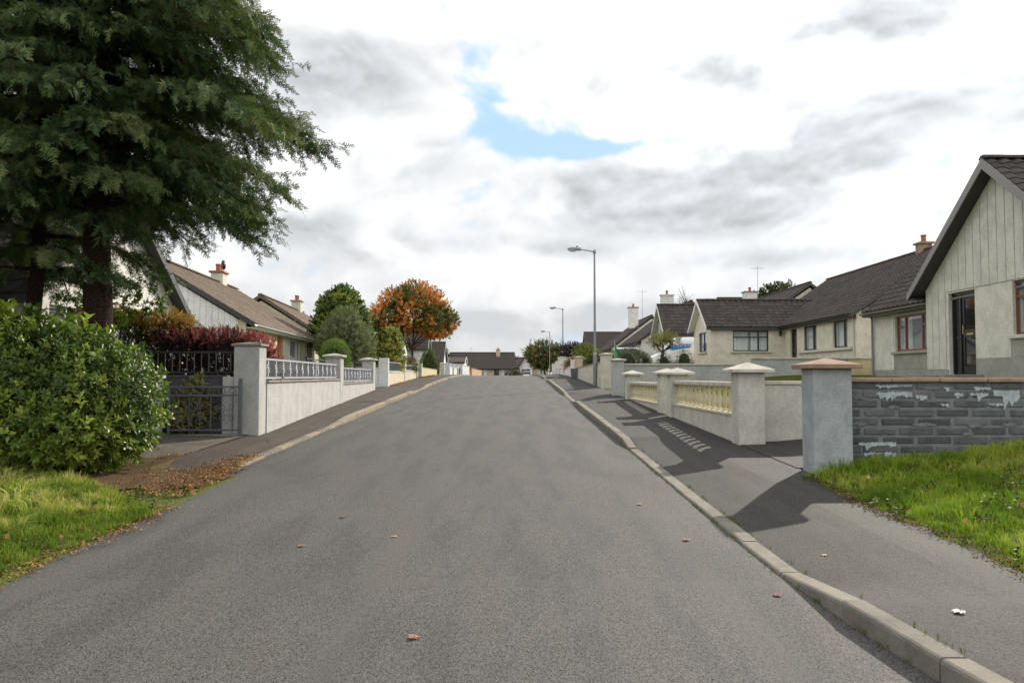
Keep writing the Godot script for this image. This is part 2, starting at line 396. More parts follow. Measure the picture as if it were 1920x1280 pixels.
# ---------------------------------------------------------------- sky
func make_sky() -> PanoramaSkyMaterial:
	var w := 3072; var h := 1536
	var im := Image.create(w, h, false, Image.FORMAT_RGBF)
	var fbm := func(seed_: int, freq: float, oct: int, gain: float) -> FastNoiseLite:
		var n := FastNoiseLite.new()
		n.seed = seed_; n.frequency = freq; n.fractal_octaves = oct; n.fractal_gain = gain
		n.fractal_type = FastNoiseLite.FRACTAL_FBM; n.noise_type = FastNoiseLite.TYPE_SIMPLEX_SMOOTH
		return n
	var n1: FastNoiseLite = fbm.call(21, 1.0, 6, 0.50)
	var n2: FastNoiseLite = fbm.call(77, 0.45, 3, 0.5)
	var n3: FastNoiseLite = fbm.call(5, 2.4, 6, 0.58)
	var sun := sun_towards()
	# openings and thick banks of cloud [azimuth, elevation, half widths in degrees, depth]; more of both are spread over the rest of the sky
	var gaps := [[2.2, 16.4, 4.2, 1.7, 0.95], [-1.8, 19.0, 2.0, 2.0, 0.75], [7.0, 15.9, 5.0, 0.8, 0.8], [-5.6, 24.8, 2.0, 2.0, 0.75], [-2.9, 22.0, 0.9, 1.4, 0.32], [12.2, 16.6, 2.2, 1.0, 0.6], [27.5, 13.6, 3.5, 1.2, 0.45], [28.0, 10.2, 4.0, 0.9, 0.5], [-2.0, 13.4, 2.0, 0.9, 0.4]]
	var banks := [[9.0, 12.8, 5.5, 1.9, 1.15], [20.0, 15.0, 5.5, 2.6, 1.2], [15.0, 11.4, 6.5, 1.5, 0.9], [24.0, 21.8, 7.0, 1.8, 0.9], [-12.5, 20.5, 5.0, 2.6, 0.7], [-8.5, 15.5, 4.0, 1.8, 0.6], [4.0, 9.0, 3.0, 0.8, 0.55], [-4.0, 4.0, 9.0, 1.6, 0.25], [8.0, 4.6, 9.0, 0.9, 0.6], [-14.0, 10.5, 4.0, 1.4, 0.5], [7.0, 20.5, 5.0, 1.2, 0.4], [18.0, 8.0, 5.0, 0.7, 0.4], [16.0, 20.5, 6.0, 1.6, 0.55], [27.0, 17.5, 4.0, 1.6, 0.45], [-8.0, 9.0, 6.0, 1.2, 0.35]]
	var r2 := RandomNumberGenerator.new(); r2.seed = 4
	for i in 60:
		var e := [r2.randf_range(36, 324), r2.randf_range(7, 75), r2.randf_range(3, 7), r2.randf_range(1.2, 3.5), r2.randf_range(0.4, 0.8)]
		if i % 2: gaps.append(e)
		else: banks.append(e)
	var ga := []; var ba := []          # those that reach each row
	for y in h:
		var el := PI / 2 - PI * (y + 0.5) / h
		var eld := rad_to_deg(el)
		if el < -0.03:
			for x in w: im.set_pixel(x, y, Color(0.30, 0.31, 0.30))
			continue
		ga = gaps.filter(func(e): return absf(eld - e[1]) < e[3] * 2.6); ba = banks.filter(func(e): return absf(eld - e[1]) < e[3] * 2.6)
		var ce := cos(el)
		for x in w:
			var az := wrapf(TAU * (x + 0.5) / w, -PI, PI)       # the middle of the view is column 0
			var azd := rad_to_deg(az)
			var dir := Vector3(sin(az) * ce, sin(el), -cos(az) * ce)
			var p := Vector3(dir.x, dir.y * 1.75, dir.z) * 4.2
			var wv := n2.get_noise_3dv(p + Vector3(9, 4, 2))
			p += Vector3(wv, wv * 0.5, -wv) * 0.5
			var a := n1.get_noise_3dv(p)
			var above := n1.get_noise_3dv(p + Vector3(0.10, 0.34, 0.0))
			var b := n2.get_noise_3dv(p)
			var q := n3.get_noise_3dv(p)
			var gap := 0.0; var bank := 0.0
			for e in ga:
				var dx: float = absf(wrapf(azd - e[0], -180, 180)) * ce / e[2]; var dy: float = (eld - e[1]) / e[3]
				gap += e[4] * exp(-dx * dx - dy * dy)
			for e in ba:
				var dx: float = absf(wrapf(azd - e[0], -180, 180)) * ce / e[2]; var dy: float = (eld - e[1]) / e[3]
				bank += e[4] * exp(-dx * dx - dy * dy)
			var cover := smoothstep(-0.34, 0.30, 0.68 + 0.95 * a + 0.54 * q + 0.25 * bank - 1.18 * gap)
			var blue := Color(0.37, 0.56, 0.80).lerp(Color(0.52, 0.66, 0.82), exp(-maxf(el, 0) * 5.0))
			var under := clampf(0.5 + 1.6 * (above - a) + 0.9 * b, 0.0, 1.0)       # the shaded bellies
			var thick := clampf(0.20 * under + bank * (0.26 + 0.58 * under + 0.42 * q), 0.0, 0.58)
			var q2 := n3.get_noise_3dv(p + Vector3(0.03, 0.10, 0.0))
			var lum := 0.96 - 0.66 * thick + 0.06 * q + 0.20 * (q - q2) * clampf(0.4 + bank, 0.4, 1.0)      # puffs lit from above
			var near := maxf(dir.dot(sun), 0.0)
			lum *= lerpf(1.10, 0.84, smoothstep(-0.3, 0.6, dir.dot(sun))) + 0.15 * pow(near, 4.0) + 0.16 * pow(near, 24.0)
			lum *= lerpf(0.74, 1.0, smoothstep(-0.02, 0.20, el))
			var cloud := Color(lum, lum, lum) * Color(1.0, 1.0, 1.0).lerp(Color(0.93, 0.985, 1.04), clampf(thick * 1.3, 0, 1))
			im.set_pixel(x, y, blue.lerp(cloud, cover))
	var m := PanoramaSkyMaterial.new()
	m.panorama = ImageTexture.create_from_image(im)
	return m

func sun_towards() -> Vector3:
	var az := deg_to_rad(33.0); var el := deg_to_rad(26.0)
	return Vector3(sin(az) * cos(el), sin(el), -cos(az) * cos(el))

func _ready() -> void:
	rng.seed = 20240
	# camera
	var cam := Camera3D.new()
	cam.name = "camera"
	add_child(cam)
	cam.fov = rad_to_deg(2.0 * atan(640.0 / 1500.0))
	cam.position = Vector3(0, 1.6, 0)
	cam.rotation.x = deg_to_rad(2.48)
	cam.near = 0.05
	cam.far = 3000.0
	cam.current = true
	# sky and exposure
	var env := Environment.new()
	env.background_mode = Environment.BG_SKY
	env.sky = Sky.new()
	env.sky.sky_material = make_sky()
	env.background_energy_multiplier = 1.0
	env.tonemap_mode = Environment.TONE_MAPPER_LINEAR
	env.tonemap_exposure = 1.35
	env.sdfgi_enabled = true; env.ssao_enabled = true; env.ssil_enabled = true
	var we := WorldEnvironment.new()
	we.name = "world_environment"
	we.environment = env
	add_child(we)
	# sun: ahead and to the right, about 26 degrees up
	var sun := DirectionalLight3D.new()
	sun.name = "sun"
	add_child(sun)
	sun.look_at_from_position(Vector3.ZERO, -sun_towards(), UP)
	sun.light_energy = 1.3
	sun.light_color = Color(1.0, 0.962, 0.905)
	sun.light_angular_distance = 0.6
	sun.shadow_enabled = true

	make_materials()
	make_sprigs()
	build_ground()
	build_right_front()
	build_right_houses()
	build_left_front()
	build_left_houses()
	build_far()
	build_lamps()
	build_left_plants()
	build_right_plants()
	build_grass()
	build_litter()

# ---------------------------------------------------------------- leaves and crowns
func add_leaf(m: MB, base: Vector3, dir: Vector3, up: Vector3, length: float, width: float, fold := 0.25, bend := 0.15) -> void:
	dir = dir.normalized()
	var side := dir.cross(up).normalized()
	if side.length_squared() < 0.5: side = dir.cross(Vector3.RIGHT).normalized()
	var nn := side.cross(dir).normalized()
	var mid := base + dir * length * 0.5 + nn * length * bend * 0.4
	var tip := base + dir * length - nn * length * bend
	var l := base + dir * length * 0.45 - side * width * 0.5 + nn * width * fold
	var r := base + dir * length * 0.45 + side * width * 0.5 + nn * width * fold
	m.tri(base, r, mid); m.tri(r, tip, mid); m.tri(tip, l, mid); m.tri(l, base, mid)

func sprig(leaves: int, length: float, width: float, spread: float, seed_: int, stem := true) -> ArrayMesh:
	var r := RandomNumberGenerator.new(); r.seed = seed_
	var m := MB.new()
	for i in leaves:
		var t := (i + 0.5) / leaves
		var a := i * 2.4 + r.randf_range(-0.4, 0.4)
		var o := Vector3(cos(a), 0, sin(a))
		var lean := lerpf(spread, spread * 0.35, t)
		var dir := (o * lean + UP * (1.0 - lean * 0.6) + Vector3(r.randf_range(-0.2, 0.2), r.randf_range(-0.3, 0.2), r.randf_range(-0.2, 0.2))).normalized()
		add_leaf(m, UP * t * 0.8 + o * 0.02, dir, UP + o * -0.5, length * r.randf_range(0.75, 1.15), width * r.randf_range(0.85, 1.15), 0.22, r.randf_range(0.05, 0.25))
	return m.mesh()

func frond_mesh(seed_: int) -> ArrayMesh:      # a flat drooping spray of scale leaves, along +y
	var r := RandomNumberGenerator.new(); r.seed = seed_
	var m := MB.new()
	var strip := func(a: Vector3, b: Vector3, w0: float, w1: float) -> void:
		var s := (b - a).cross(Vector3.BACK).normalized()
		m.quad(a - s * w0, a + s * w0, b + s * w1, b - s * w1)
	var at := func(t: float) -> Vector3: return Vector3(0.06 * sin(t * 3.0), t, -0.22 * t * t)
	for i in 8: strip.call(at.call(i / 8.0), at.call((i + 1) / 8.0), 0.022, 0.018)
	for i in 12:
		var t := 0.06 + 0.078 * i + r.randf_range(-0.03, 0.03)
		var L := (0.46 * (1.0 - t * 0.7)) * r.randf_range(0.45, 1.25)
		var s := 1.0 if i % 2 else -1.0
		var p: Vector3 = at.call(t)
		var rise := r.randf_range(0.35, 1.0)
		var e := p + Vector3(s * L * 0.8, L * rise, r.randf_range(-0.30, 0.16) * L)
		strip.call(p, e, 0.020, 0.010)
		for j in 4:
			var u := 0.2 + 0.22 * j + r.randf_range(-0.06, 0.06)
			var q := p.lerp(e, u)
			for s2 in [-1.0, 1.0]:
				var l2: float = L * 0.38 * (1.15 - u * 0.6) * r.randf_range(0.5, 1.3)
				var ax: Vector3 = (e - p).normalized()
				var dir: Vector3 = (ax + ax.cross(Vector3.BACK) * s2 * r.randf_range(0.45, 1.0) + Vector3(0, 0, r.randf_range(-0.5, 0.2))).normalized()
				strip.call(q, q + dir * l2, 0.017, 0.006)
	return m.mesh()

func grass_mesh(blades: int, seed_: int, lean: float) -> ArrayMesh:
	var r := RandomNumberGenerator.new(); r.seed = seed_
	var m := MB.new()
	for i in blades:
		var a := r.randf() * TAU
		var o := Vector3(cos(a), 0, sin(a))
		var b := o * r.randf_range(0.0, 0.22)
		var L := r.randf_range(0.5, 1.0)
		var k := lean * r.randf_range(0.3, 1.3)
		var p1 := b + o * k * L * 0.25 + UP * L * 0.55
		var p2 := b + o * k * L * 0.75 + UP * L * (1.0 - 0.35 * k)
		var s := o.cross(UP).rotated(UP, r.randf_range(-0.8, 0.8)) * 0.017
		m.quad(b - s, b + s, p1 + s * 0.8, p1 - s * 0.8)
		m.tri(p1 - s * 0.8, p1 + s * 0.8, p2)
	return m.mesh()

func make_sprigs() -> void:
	SH.laurel = sprig(9, 0.46, 0.23, 0.95, 1)
	SH.laurel2 = sprig(8, 0.5, 0.24, 1.05, 2)
	SH.broad = sprig(8, 0.5, 0.36, 1.0, 3)
	SH.maple = sprig(8, 0.5, 0.46, 1.1, 4)
	SH.small = sprig(18, 0.24, 0.13, 0.9, 5)
	SH.narrow = sprig(16, 0.36, 0.075, 0.8, 6)
	SH.spiky = sprig(18, 0.26, 0.05, 0.9, 7)
	SH.frond = frond_mesh(8)
	SH.frond2 = frond_mesh(9)
	SH.grass_short = grass_mesh(16, 10, 0.7)
	SH.grass_long = grass_mesh(14, 11, 1.0)
	var m := MB.new()
	add_leaf(m, Vector3(-0.5, 0.1, 0), Vector3.RIGHT, UP, 1.0, 0.62, 0.35, 0.18)
	SH.dry_leaf = m.mesh()

# basis whose y axis is "axis", turned at random about it
func around(axis: Vector3, size: float) -> Basis:
	var y := axis.normalized()
	var x := y.cross(UP if absf(y.y) < 0.95 else Vector3.RIGHT).normalized().rotated(y, rng.randf() * TAU)
	return Basis(x, y, x.cross(y)).scaled_local(Vector3.ONE * size)

func rand_dir() -> Vector3:
	var z := R(-1, 1); var a := R(0, TAU); var q := sqrt(1 - z * z)
	return Vector3(q * cos(a), z, q * sin(a))

func pick_tone(palette: Array, noise: FastNoiseLite, p: Vector3) -> Color:
	var t := clampf(0.5 + 0.9 * noise.get_noise_3dv(p) + R(-0.28, 0.28), 0.0, 0.999) * palette.size()
	var c: Color = palette[int(t)]
	var k := R(0.75, 1.25)
	return Color(c.r * k, c.g * k, c.b * k)

func tone_noise(freq: float) -> FastNoiseLite:
	var f := FastNoiseLite.new(); f.frequency = freq; f.seed = rng.randi() % 1000; f.noise_type = FastNoiseLite.TYPE_SIMPLEX_SMOOTH
	return f

# leaf sprigs spread through ellipsoids [centre, radii]
func crown(parent: Node, called: String, blobs: Array, count: int, mesh_: Mesh, mat: Material, smin: float, smax: float, palette: Array, shell := 0.45, lift := 0.35, patch := 0.9) -> void:
	var where := []; var cols := []
	var nz := tone_noise(patch)
	var wsum := 0.0
	var ws := []
	for b in blobs:
		wsum += pow(b[1].x * b[1].y * b[1].z, 0.67)
		ws.append(wsum)
	var tries := 0
	while where.size() < count and tries < count * 6:
		tries += 1
		var k := rng.randf() * wsum
		var i := 0
		while ws[i] < k: i += 1
		var b: Array = blobs[i]
		var u := rand_dir()
		var rr := lerpf(shell, 1.0, sqrt(rng.randf())) * (1.0 + R(-0.08, 0.10))
		var p: Vector3 = b[0] + u * rr * b[1]
		var deep := false
		for j in blobs.size():
			if j != i and ((p - blobs[j][0]) / blobs[j][1]).length() < 0.55: deep = true
		if deep: continue
		var ax: Vector3 = (u / b[1]).normalized() + UP * lift + rand_dir() * 0.55
		where.append(Transform3D(around(ax, R(smin, smax)), p))
		cols.append(pick_tone(palette, nz, p))
	many(called, mesh_, mat, parent, where, cols)

func trunk_path(a: Vector3, b: Vector3, wob: float, k := 5) -> Array:
	var pts := []
	for i in k + 1:
		var t := float(i) / k
		var o := Vector3(R(-wob, wob), 0, R(-wob, wob)) if i > 0 and i < k else Vector3.ZERO
		pts.append(a.lerp(b, t) + o)
	return pts

func tapered(pts: Array, r0: float, r1: float) -> Array:
	var out := []
	for i in pts.size(): out.append(lerpf(r0, r1, pow(float(i) / (pts.size() - 1), 0.8)))
	return out

func limbs(t: Node3D, top: Vector3, r: float, blobs: Array, mat: Material, base := Vector3.ZERO) -> void:
	var m := MB.new()
	var p := trunk_path(base, top, r * 0.5)
	m.tube(p, tapered(p, r, r * 0.62), 9)
	part("trunk", m, mat, t)
	for b in blobs:
		m = MB.new()
		var q := trunk_path(top.lerp(base, R(0.0, 0.2)), b[0], r * 0.5, 4)
		m.tube(q, tapered(q, r * 0.5, r * 0.12), 6)
		for k in 4:
			var e: Vector3 = b[0] + rand_dir() * b[1] * 0.75
			var s: Vector3 = q[2].lerp(q[4], rng.randf())
			m.tube([s, s.lerp(e, 0.5) + UP * 0.05, e], [r * 0.14, r * 0.1, r * 0.04], 5)
		part("branch", m, mat, t)

func bush(called: String, label: String, category: String, at: Vector3, blobs: Array, count: int, mesh_: Mesh, mat: Material, smin: float, smax: float, palette: Array, group := "", shell := 0.5, lift := 0.35) -> Node3D:
	var t := thing(called, label, category, at, 0.0, group)
	var m := MB.new()
	for b in blobs:
		for k in 7:
			var e: Vector3 = b[0] + rand_dir() * b[1] * 0.8
			var s := Vector3(b[0].x * 0.6 + R(-0.06, 0.06), 0, b[0].z * 0.6 + R(-0.06, 0.06))
			m.tube([s, s.lerp(e, 0.55) + UP * 0.06, e], [0.022, 0.015, 0.006], 5)
	part("stems", m, M.bark_grey, t)
	crown(t, "foliage", blobs, count, mesh_, mat, smin, smax, palette, shell, lift)
	return t

# clipped shapes: foliage on a lathe profile [radius, height] with an inner mass of twigs
func topiary(label: String, at: Vector3, prof: Array, count: int, palette: Array, smin: float, smax: float, called := "clipped_shrub") -> Node3D:
	var t := thing(called, label, "shrub", at)
	var m := MB.new()
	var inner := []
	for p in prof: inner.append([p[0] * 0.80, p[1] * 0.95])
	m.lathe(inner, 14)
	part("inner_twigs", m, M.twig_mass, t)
	m = MB.new()
	m.tube([Vector3.ZERO - UP * 0.1, UP * prof[1][1]], [0.05, 0.04], 7)
	part("stem", m, M.bark_grey, t)
	var where := []; var cols := []
	var nz := tone_noise(1.5)
	var tot := 0.0; var acc := []
	for i in prof.size() - 1:
		tot += (prof[i][0] + prof[i + 1][0]) * Vector2(prof[i + 1][0] - prof[i][0], prof[i + 1][1] - prof[i][1]).length()
		acc.append(tot)
	for k in count:
		var w := rng.randf() * tot
		var i := 0
		while acc[i] < w: i += 1
		var f := rng.randf()
		var r := lerpf(prof[i][0], prof[i + 1][0], f); var y := lerpf(prof[i][1], prof[i + 1][1], f)
		var a := R(0, TAU)
		var o := Vector3(cos(a), 0, sin(a))
		var nn: Vector3 = (o * (prof[i + 1][1] - prof[i][1]) - UP * (prof[i + 1][0] - prof[i][0])).normalized()
		var p := o * r * R(0.86, 1.0) + UP * y
		where.append(Transform3D(around(nn + rand_dir() * 0.5, R(smin, smax)), p))
		cols.append(pick_tone(palette, nz, p))
	many("foliage", SH.spiky, M.leaf, t, where, cols)
	return t

func ball_profile(r: float, y0: float, squash := 1.0, k := 8) -> Array:
	var out := []
	for i in k + 1:
		var a := -PI / 2 + PI * i / k
		out.append([maxf(cos(a) * r, 0.005), y0 + r * squash * (1 + sin(a))])
	return out

# a cypress: whorls of boughs with hanging flat sprays
func conifer(label: String, at: Vector3, height: float, r0: float, low: float, reach: Callable, boughs: int, palette: Array, lean := Vector3.ZERO) -> void:
	var t := thing("conifer_tree", label, "tree", at, 0.0, "dark conifers behind the big green bush")
	var m := MB.new()
	var pts := []; var rad := []
	for i in 13:
		var f := i / 12.0
		pts.append(UP * height * f - UP * (0.25 if i == 0 else 0.0) + lean * f * height * 0.1 + Vector3(R(-0.04, 0.04), 0, R(-0.04, 0.04)))
		rad.append(r0 * (1.0 - 0.93 * f) * (1.3 if i == 0 else 1.0))
	m.tube(pts, rad, 14)
	part("trunk", m, M.bark, t)
	var where := [[], []]; var cols := [[], []]
	var nz := tone_noise(0.6)
	for i in boughs:
		var f := pow((i + rng.randf()) / boughs, 0.95)
		var h := lerpf(low, height * 0.97, f)
		var a := i * 2.39996 + R(-0.4, 0.4)
		var out := Vector3(cos(a), 0, sin(a))
		var L: float = reach.call(h, out) * R(0.82, 1.1)
		if L < 0.25: continue
		var base: Vector3 = UP * h + lean * (h / height) * height * 0.1
		var b := MB.new()
		var path := []; var rads := []
		var rise := R(0.05, 0.25)
		for k in 6:
			var s := k / 5.0
			path.append(base + out * L * s + UP * L * (rise * s - 0.34 * s * s * s) + out.cross(UP) * sin(s * 3.0) * 0.08 * L * R(0.2, 1.0))
			rads.append(lerpf(0.05, 0.008, s) * (0.5 + L * 0.2))
		b.tube(path, rads, 6)
		part("branch", b, M.bark, t)
		var steps := int(L / 0.13)
		for k in steps:
			var s := lerpf(0.16, 1.0, (k + rng.randf()) / steps)
			var x := s * 5.0
			var p: Vector3 = path[mini(int(x), 4)].lerp(path[mini(int(x), 4) + 1], x - int(mini(int(x), 4)))
			for side in [-1.0, 1.0]:
				var sl := (0.30 + 0.75 * (1.0 - absf(s - 0.55))) * R(0.45, 1.0) * clampf(L * 0.42, 0.35, 1.25)
				var sd: Vector3 = (out * R(0.35, 1.0) + out.cross(UP) * side * R(0.6, 1.1) + UP * R(-0.35, 0.15)).normalized()
				var nfr := int(3 + sl * 8.5)
				for q in nfr:
					var u := (q + 0.6) / nfr
					var fp: Vector3 = p + sd * sl * u - UP * 0.22 * sl * u * u
					var ax := sd * 0.6 + out * 0.3 - UP * R(0.3, 1.5) + rand_dir() * 0.45
					var w := rng.randi() % 2
					where[w].append(Transform3D(around(ax, R(0.15, 0.29)), fp))
					cols[w].append(pick_tone(palette, nz, fp))
			if k == steps - 1:
				for q in 5:
					where[0].append(Transform3D(around(out * 1.2 + rand_dir() * 0.5 - UP * 0.25, R(0.2, 0.36)), p))
					cols[0].append(pick_tone(palette, nz, p))
	many("foliage", SH.frond, M.needle, t, where[0], cols[0])
	many("foliage", SH.frond2, M.needle, t, where[1], cols[1])
	print("conifer fronds ", where[0].size() + where[1].size())

# ---------------------------------------------------------------- ground, road, paths, kerbs
func sheet(xs_of: Callable, ds: Array, y_of: Callable) -> MB:     # rows along d, columns across
	var m := MB.new()
	var prev := []
	for d in ds:
		var row := []
		for x in xs_of.call(d): row.append(V(x, y_of.call(x, d), d))
		if prev:
			for i in row.size() - 1: m.quad(prev[i], prev[i + 1], row[i + 1], row[i])
		prev = row
	return m

func steps(a: float, b: float, s: float) -> Array:
	var out := []
	var k := int(ceil((b - a) / s))
	for i in k + 1: out.append(lerpf(a, b, float(i) / k))
	return out

func build_ground() -> void:
	var ds := [-300.0, -60.0, -12.0] + steps(-4, 76, 1.0) + steps(80, 200, 5.0) + [240.0, 400.0, 900.0]
	var xs := [-900.0, -250.0, -90.0, -45.0, -25.0, -17.0, -12.5, -10.0, -9.0, -8.3, -7.6, -7.0, -6.5, -6.1, -5.7, -5.3, -5.02, -4.7, -4.3, -3.9, -3.55, -3.38, -1.0, 1.0, 1.7, 2.4, 3.25, 3.44, 3.6, 3.72, 3.95, 4.3, 4.8, 5.4, 6.2, 7.2, 8.3, 9.5, 12.0, 17.0, 25.0, 45.0, 90.0, 250.0, 900.0]
	structure("ground", sheet(func(_d): return xs, ds, land), M.lawn)
	# carriageway with a slight camber
	var rd := [-60.0, -12.0] + steps(-4, 76, 0.5) + steps(80, 200, 5.0)
	var edge := func(d): return (-3.5 - 0.12 * smoothstep(6.0, 10.6, d) - 0.04 * sin(d * 2.1) * (1.0 - smoothstep(9.5, 10.5, d))) if d < 10.6 else -3.72
	structure("road", sheet(func(d): return [edge.call(d), -2.6, -1.0, 0.4, kerb_r(d) + 0.03], rd, func(x, d): return g(d) + 0.03 * (1.0 - pow((x + 0.9) / 2.85, 2.0))), M.road)
	# old trench seam along the lane
	var seam := MB.new()
	var pp := Vector3.ZERO; var pw := 0.0
	for i in 330:
		var d := 7.6 + i * 0.13
		var x := -0.98 + 0.05 * sin(d * 0.35) + 0.008 * sin(d * 7.0) + R(-0.010, 0.010)
		var w := maxf(R(-0.006, 0.010), 0.0) + 0.004 * smoothstep(9.0, 14.0, d)
		var p := V(x, g(d) + 0.03 * (1.0 - pow((x + 0.9) / 2.85, 2.0)) + 0.004, d)
		if i > 0: seam.quad(pp - Vector3(pw, 0, 0), pp + Vector3(pw, 0, 0), p + Vector3(w, 0, 0), p - Vector3(w, 0, 0))
		pp = p; pw = w
	structure("road_seam", seam, M.tar)
	# footpaths
	var fd := steps(1.0, 10, 0.07) + steps(10.5, 76, 0.5) + steps(80, 150, 5.0)
	var ez := FastNoiseLite.new(); ez.frequency = 1.6; ez.seed = 3; ez.fractal_octaves = 4
	structure("footpath", sheet(func(d): return [kerb_r(d) + 0.13, kerb_r(d) + 0.7, 2.95, 3.42 + 0.13 * ez.get_noise_1d(d) * (1.0 - smoothstep(8.5, 9.5, d)) + 0.20 * smoothstep(8.8, 9.6, d)], fd,
		func(x, d): return g(d) + lerpf(up_r(d) - 0.004, 0.125, smoothstep(kerb_r(d) + 0.13, 2.95, x))), M.path)
	structure("footpath", sheet(func(d): return [xl(d) - 0.10 if d > 14.4 else lerpf(-4.75, -4.7, (d - 10.3) / 4.1), lerpf(xl(d), -3.9, 0.35), lerpf(xl(d), -3.9, 0.75), -3.89], steps(10.25, 76, 0.5),
		func(x, d): return g(d) + lerpf(up_l(d) - 0.004, lerpf(0.05, 0.105, smoothstep(10.25, 11.6, d)), smoothstep(-3.9, -4.6, x))), M.path_brown)
	# drives
	structure("driveway", sheet(func(_d): return steps(-6.4, -4.72, 0.42), steps(11.4, 15.2, 0.4), func(x, d): return land(minf(x, -5.05), minf(d, 14.8)) + lerpf(0.004, 0.03, smoothstep(11.4, 12.2, d))), M.gravel)
	structure("driveway", sheet(func(_d): return [3.60] + steps(3.75, 10.0, 0.6), steps(10.15, 12.97, 0.3), func(x, d): return g(d) + lerpf(0.122, 0.80, smoothstep(3.7, 9.5, x)) + 0.012), M.path)
	# bare earth under the bush and the leaf litter
	var sz := FastNoiseLite.new(); sz.frequency = 0.9; sz.seed = 12; sz.fractal_octaves = 4
	var bs := MB.new()
	for i in 46:
		for j in 60:
			var x := -6.6 + i * 0.07; var d := 7.9 + j * 0.07
			var k := 1.0 - pow((x + 4.75) / 1.4, 2.0) - pow((d - 10.1) / 1.4, 2.0) + 0.8 * sz.get_noise_2d(x * 1.3, d * 1.3)
			if k < 0.1 or x > -3.50 - 0.03 * (i % 3): continue
			var q := []
			for e in [[0.0, 0.0], [0.07, 0.0], [0.07, 0.07], [0.0, 0.07]]: q.append(V(x + e[0], maxf(land(x + e[0], d + e[1]), g(d + e[1]) + 0.02) + 0.015, d + e[1]))
			bs.quad(q[0], q[1], q[2], q[3])
	structure("bare_soil", bs, M.bare_soil)
	# kerb stones, each its own piece
	var kr := structure_group("kerb")
	var kl := structure_group("kerb")
	var d := 1.2
	while d < 70.0:
		var dn := d + 0.915
		if dn > 2.0: kerb_stone(kr, d + 0.004, dn - 0.004, kerb_r, up_r, 1.0)
		d = dn
	d = 10.4
	while d < 72.0:
		kerb_stone(kl, d + 0.004, d + 0.911, func(_q): return -3.77, up_l, -1.0)
		d += 0.915
	# joints filled with soil under the stones
	for s in [1, -1]:
		var mb := MB.new()
		var dd := steps(1.2 if s > 0 else 10.4, 70.0, 0.9)
		for i in dd.size() - 1:
			var q := []
			for e in [dd[i], dd[i + 1]]:
				var kx: float = kerb_r(e) if s > 0 else -3.77
				var hh: float = (up_r(e) if s > 0 else up_l(e)) - 0.012
				q.append([V(kx + s * 0.012, g(e) - 0.1, e), V(kx + s * 0.125, g(e) - 0.1, e), V(kx + s * 0.125, g(e) + hh, e), V(kx + s * 0.012, g(e) + hh, e)])
			mb.hull4(q[0], q[1])
		part("bedding", mb, M.soil, kr if s > 0 else kl)
	# a manhole cover on the right footpath
	var mh := thing("manhole_cover", "dark rectangular manhole cover set in the right footpath", "manhole", V(2.85, g(33.0) + 0.122, 33.0))
	var b := MB.new()
	b.box(Vector3(0, 0.002, 0), Vector3(0.62, 0.012, 0.62))
	part("frame", b, M.concrete, mh)
	b = MB.new()
	b.box(Vector3(0, 0.008, 0), Vector3(0.5, 0.012, 0.5))
	part("lid", b, M.iron_black, mh)

func kerb_stone(p: Node3D, d0: float, d1: float, kx: Callable, uph: Callable, s: float) -> void:
	var lo := []; var hi := []; var mid := []
	var j := R(-0.004, 0.004); var jx := R(-0.004, 0.004)
	for e in [[d0, 0], [d1, 1]]:
		var d: float = e[0]
		var x: float = kx.call(d) + jx
		var y0 := g(d) - 0.12; var y1: float = g(d) + uph.call(d) + j
		# cross section: splayed face, rounded nose, top
		var sec := [V(x + s * 0.135, y0, d), V(x - s * 0.004, y0, d), V(x, y1 - 0.022, d), V(x + s * 0.006, y1 - 0.007, d), V(x + s * 0.02, y1, d), V(x + s * 0.135, y1, d)]
		if e[1] == 0: lo = sec
		else: hi = sec
	var m := MB.new()
	var c: Vector3 = (lo[0] + lo[2] + hi[0] + hi[2]) * 0.25
	for i in 6:
		var k := (i + 1) % 6
		m.out_quad([lo[i], lo[k], hi[k], hi[i]], c)
	for i in range(1, 5):
		m.out_tri(lo[0], lo[i], lo[i + 1], c)
		m.out_tri(hi[0], hi[i], hi[i + 1], c)
	part("kerb_stone", m, (M.kerb_tan if s < 0 else M.kerb) if rng.randf() < 0.7 else M.kerb2, p)

# ---------------------------------------------------------------- garden walls
func pyramid_cap(m: MB, at: Vector3, w: float, dp: float, slab: float, rise: float) -> void:
	m.cbox(at + UP * slab * 0.5, Vector3(w, slab, dp), 0.008)
	var h := Vector3(w * 0.5 - 0.004, 0, dp * 0.5 - 0.004)
	var y := at + UP * (slab - 0.002)
	var c := [y + Vector3(-h.x, 0, h.z), y + Vector3(h.x, 0, h.z), y + Vector3(h.x, 0, -h.z), y + Vector3(-h.x, 0, -h.z)]
	for i in 4: m.tri(c[i], c[(i + 1) % 4], y + UP * rise)

func pillar(called: String, label: String, x: float, y: float, d: float, w: float, dp: float, h: float, cap: float, rise: float, mat: Material, capmat: Material, group := "", turn := 0.0) -> Node3D:
	# x, d: middle of the foot
	var t := thing(called, label, "pillar", V(x, y, d), turn, group)
	var m := MB.new()
	m.cbox(UP * (h * 0.5 - 0.06), Vector3(w, h + 0.12, dp), 0.012)
	part("shaft", m, mat, t)
	m = MB.new()
	pyramid_cap(m, UP * h, w + cap, dp + cap, 0.055, rise)
	part("cap", m, capmat, t)
	return t

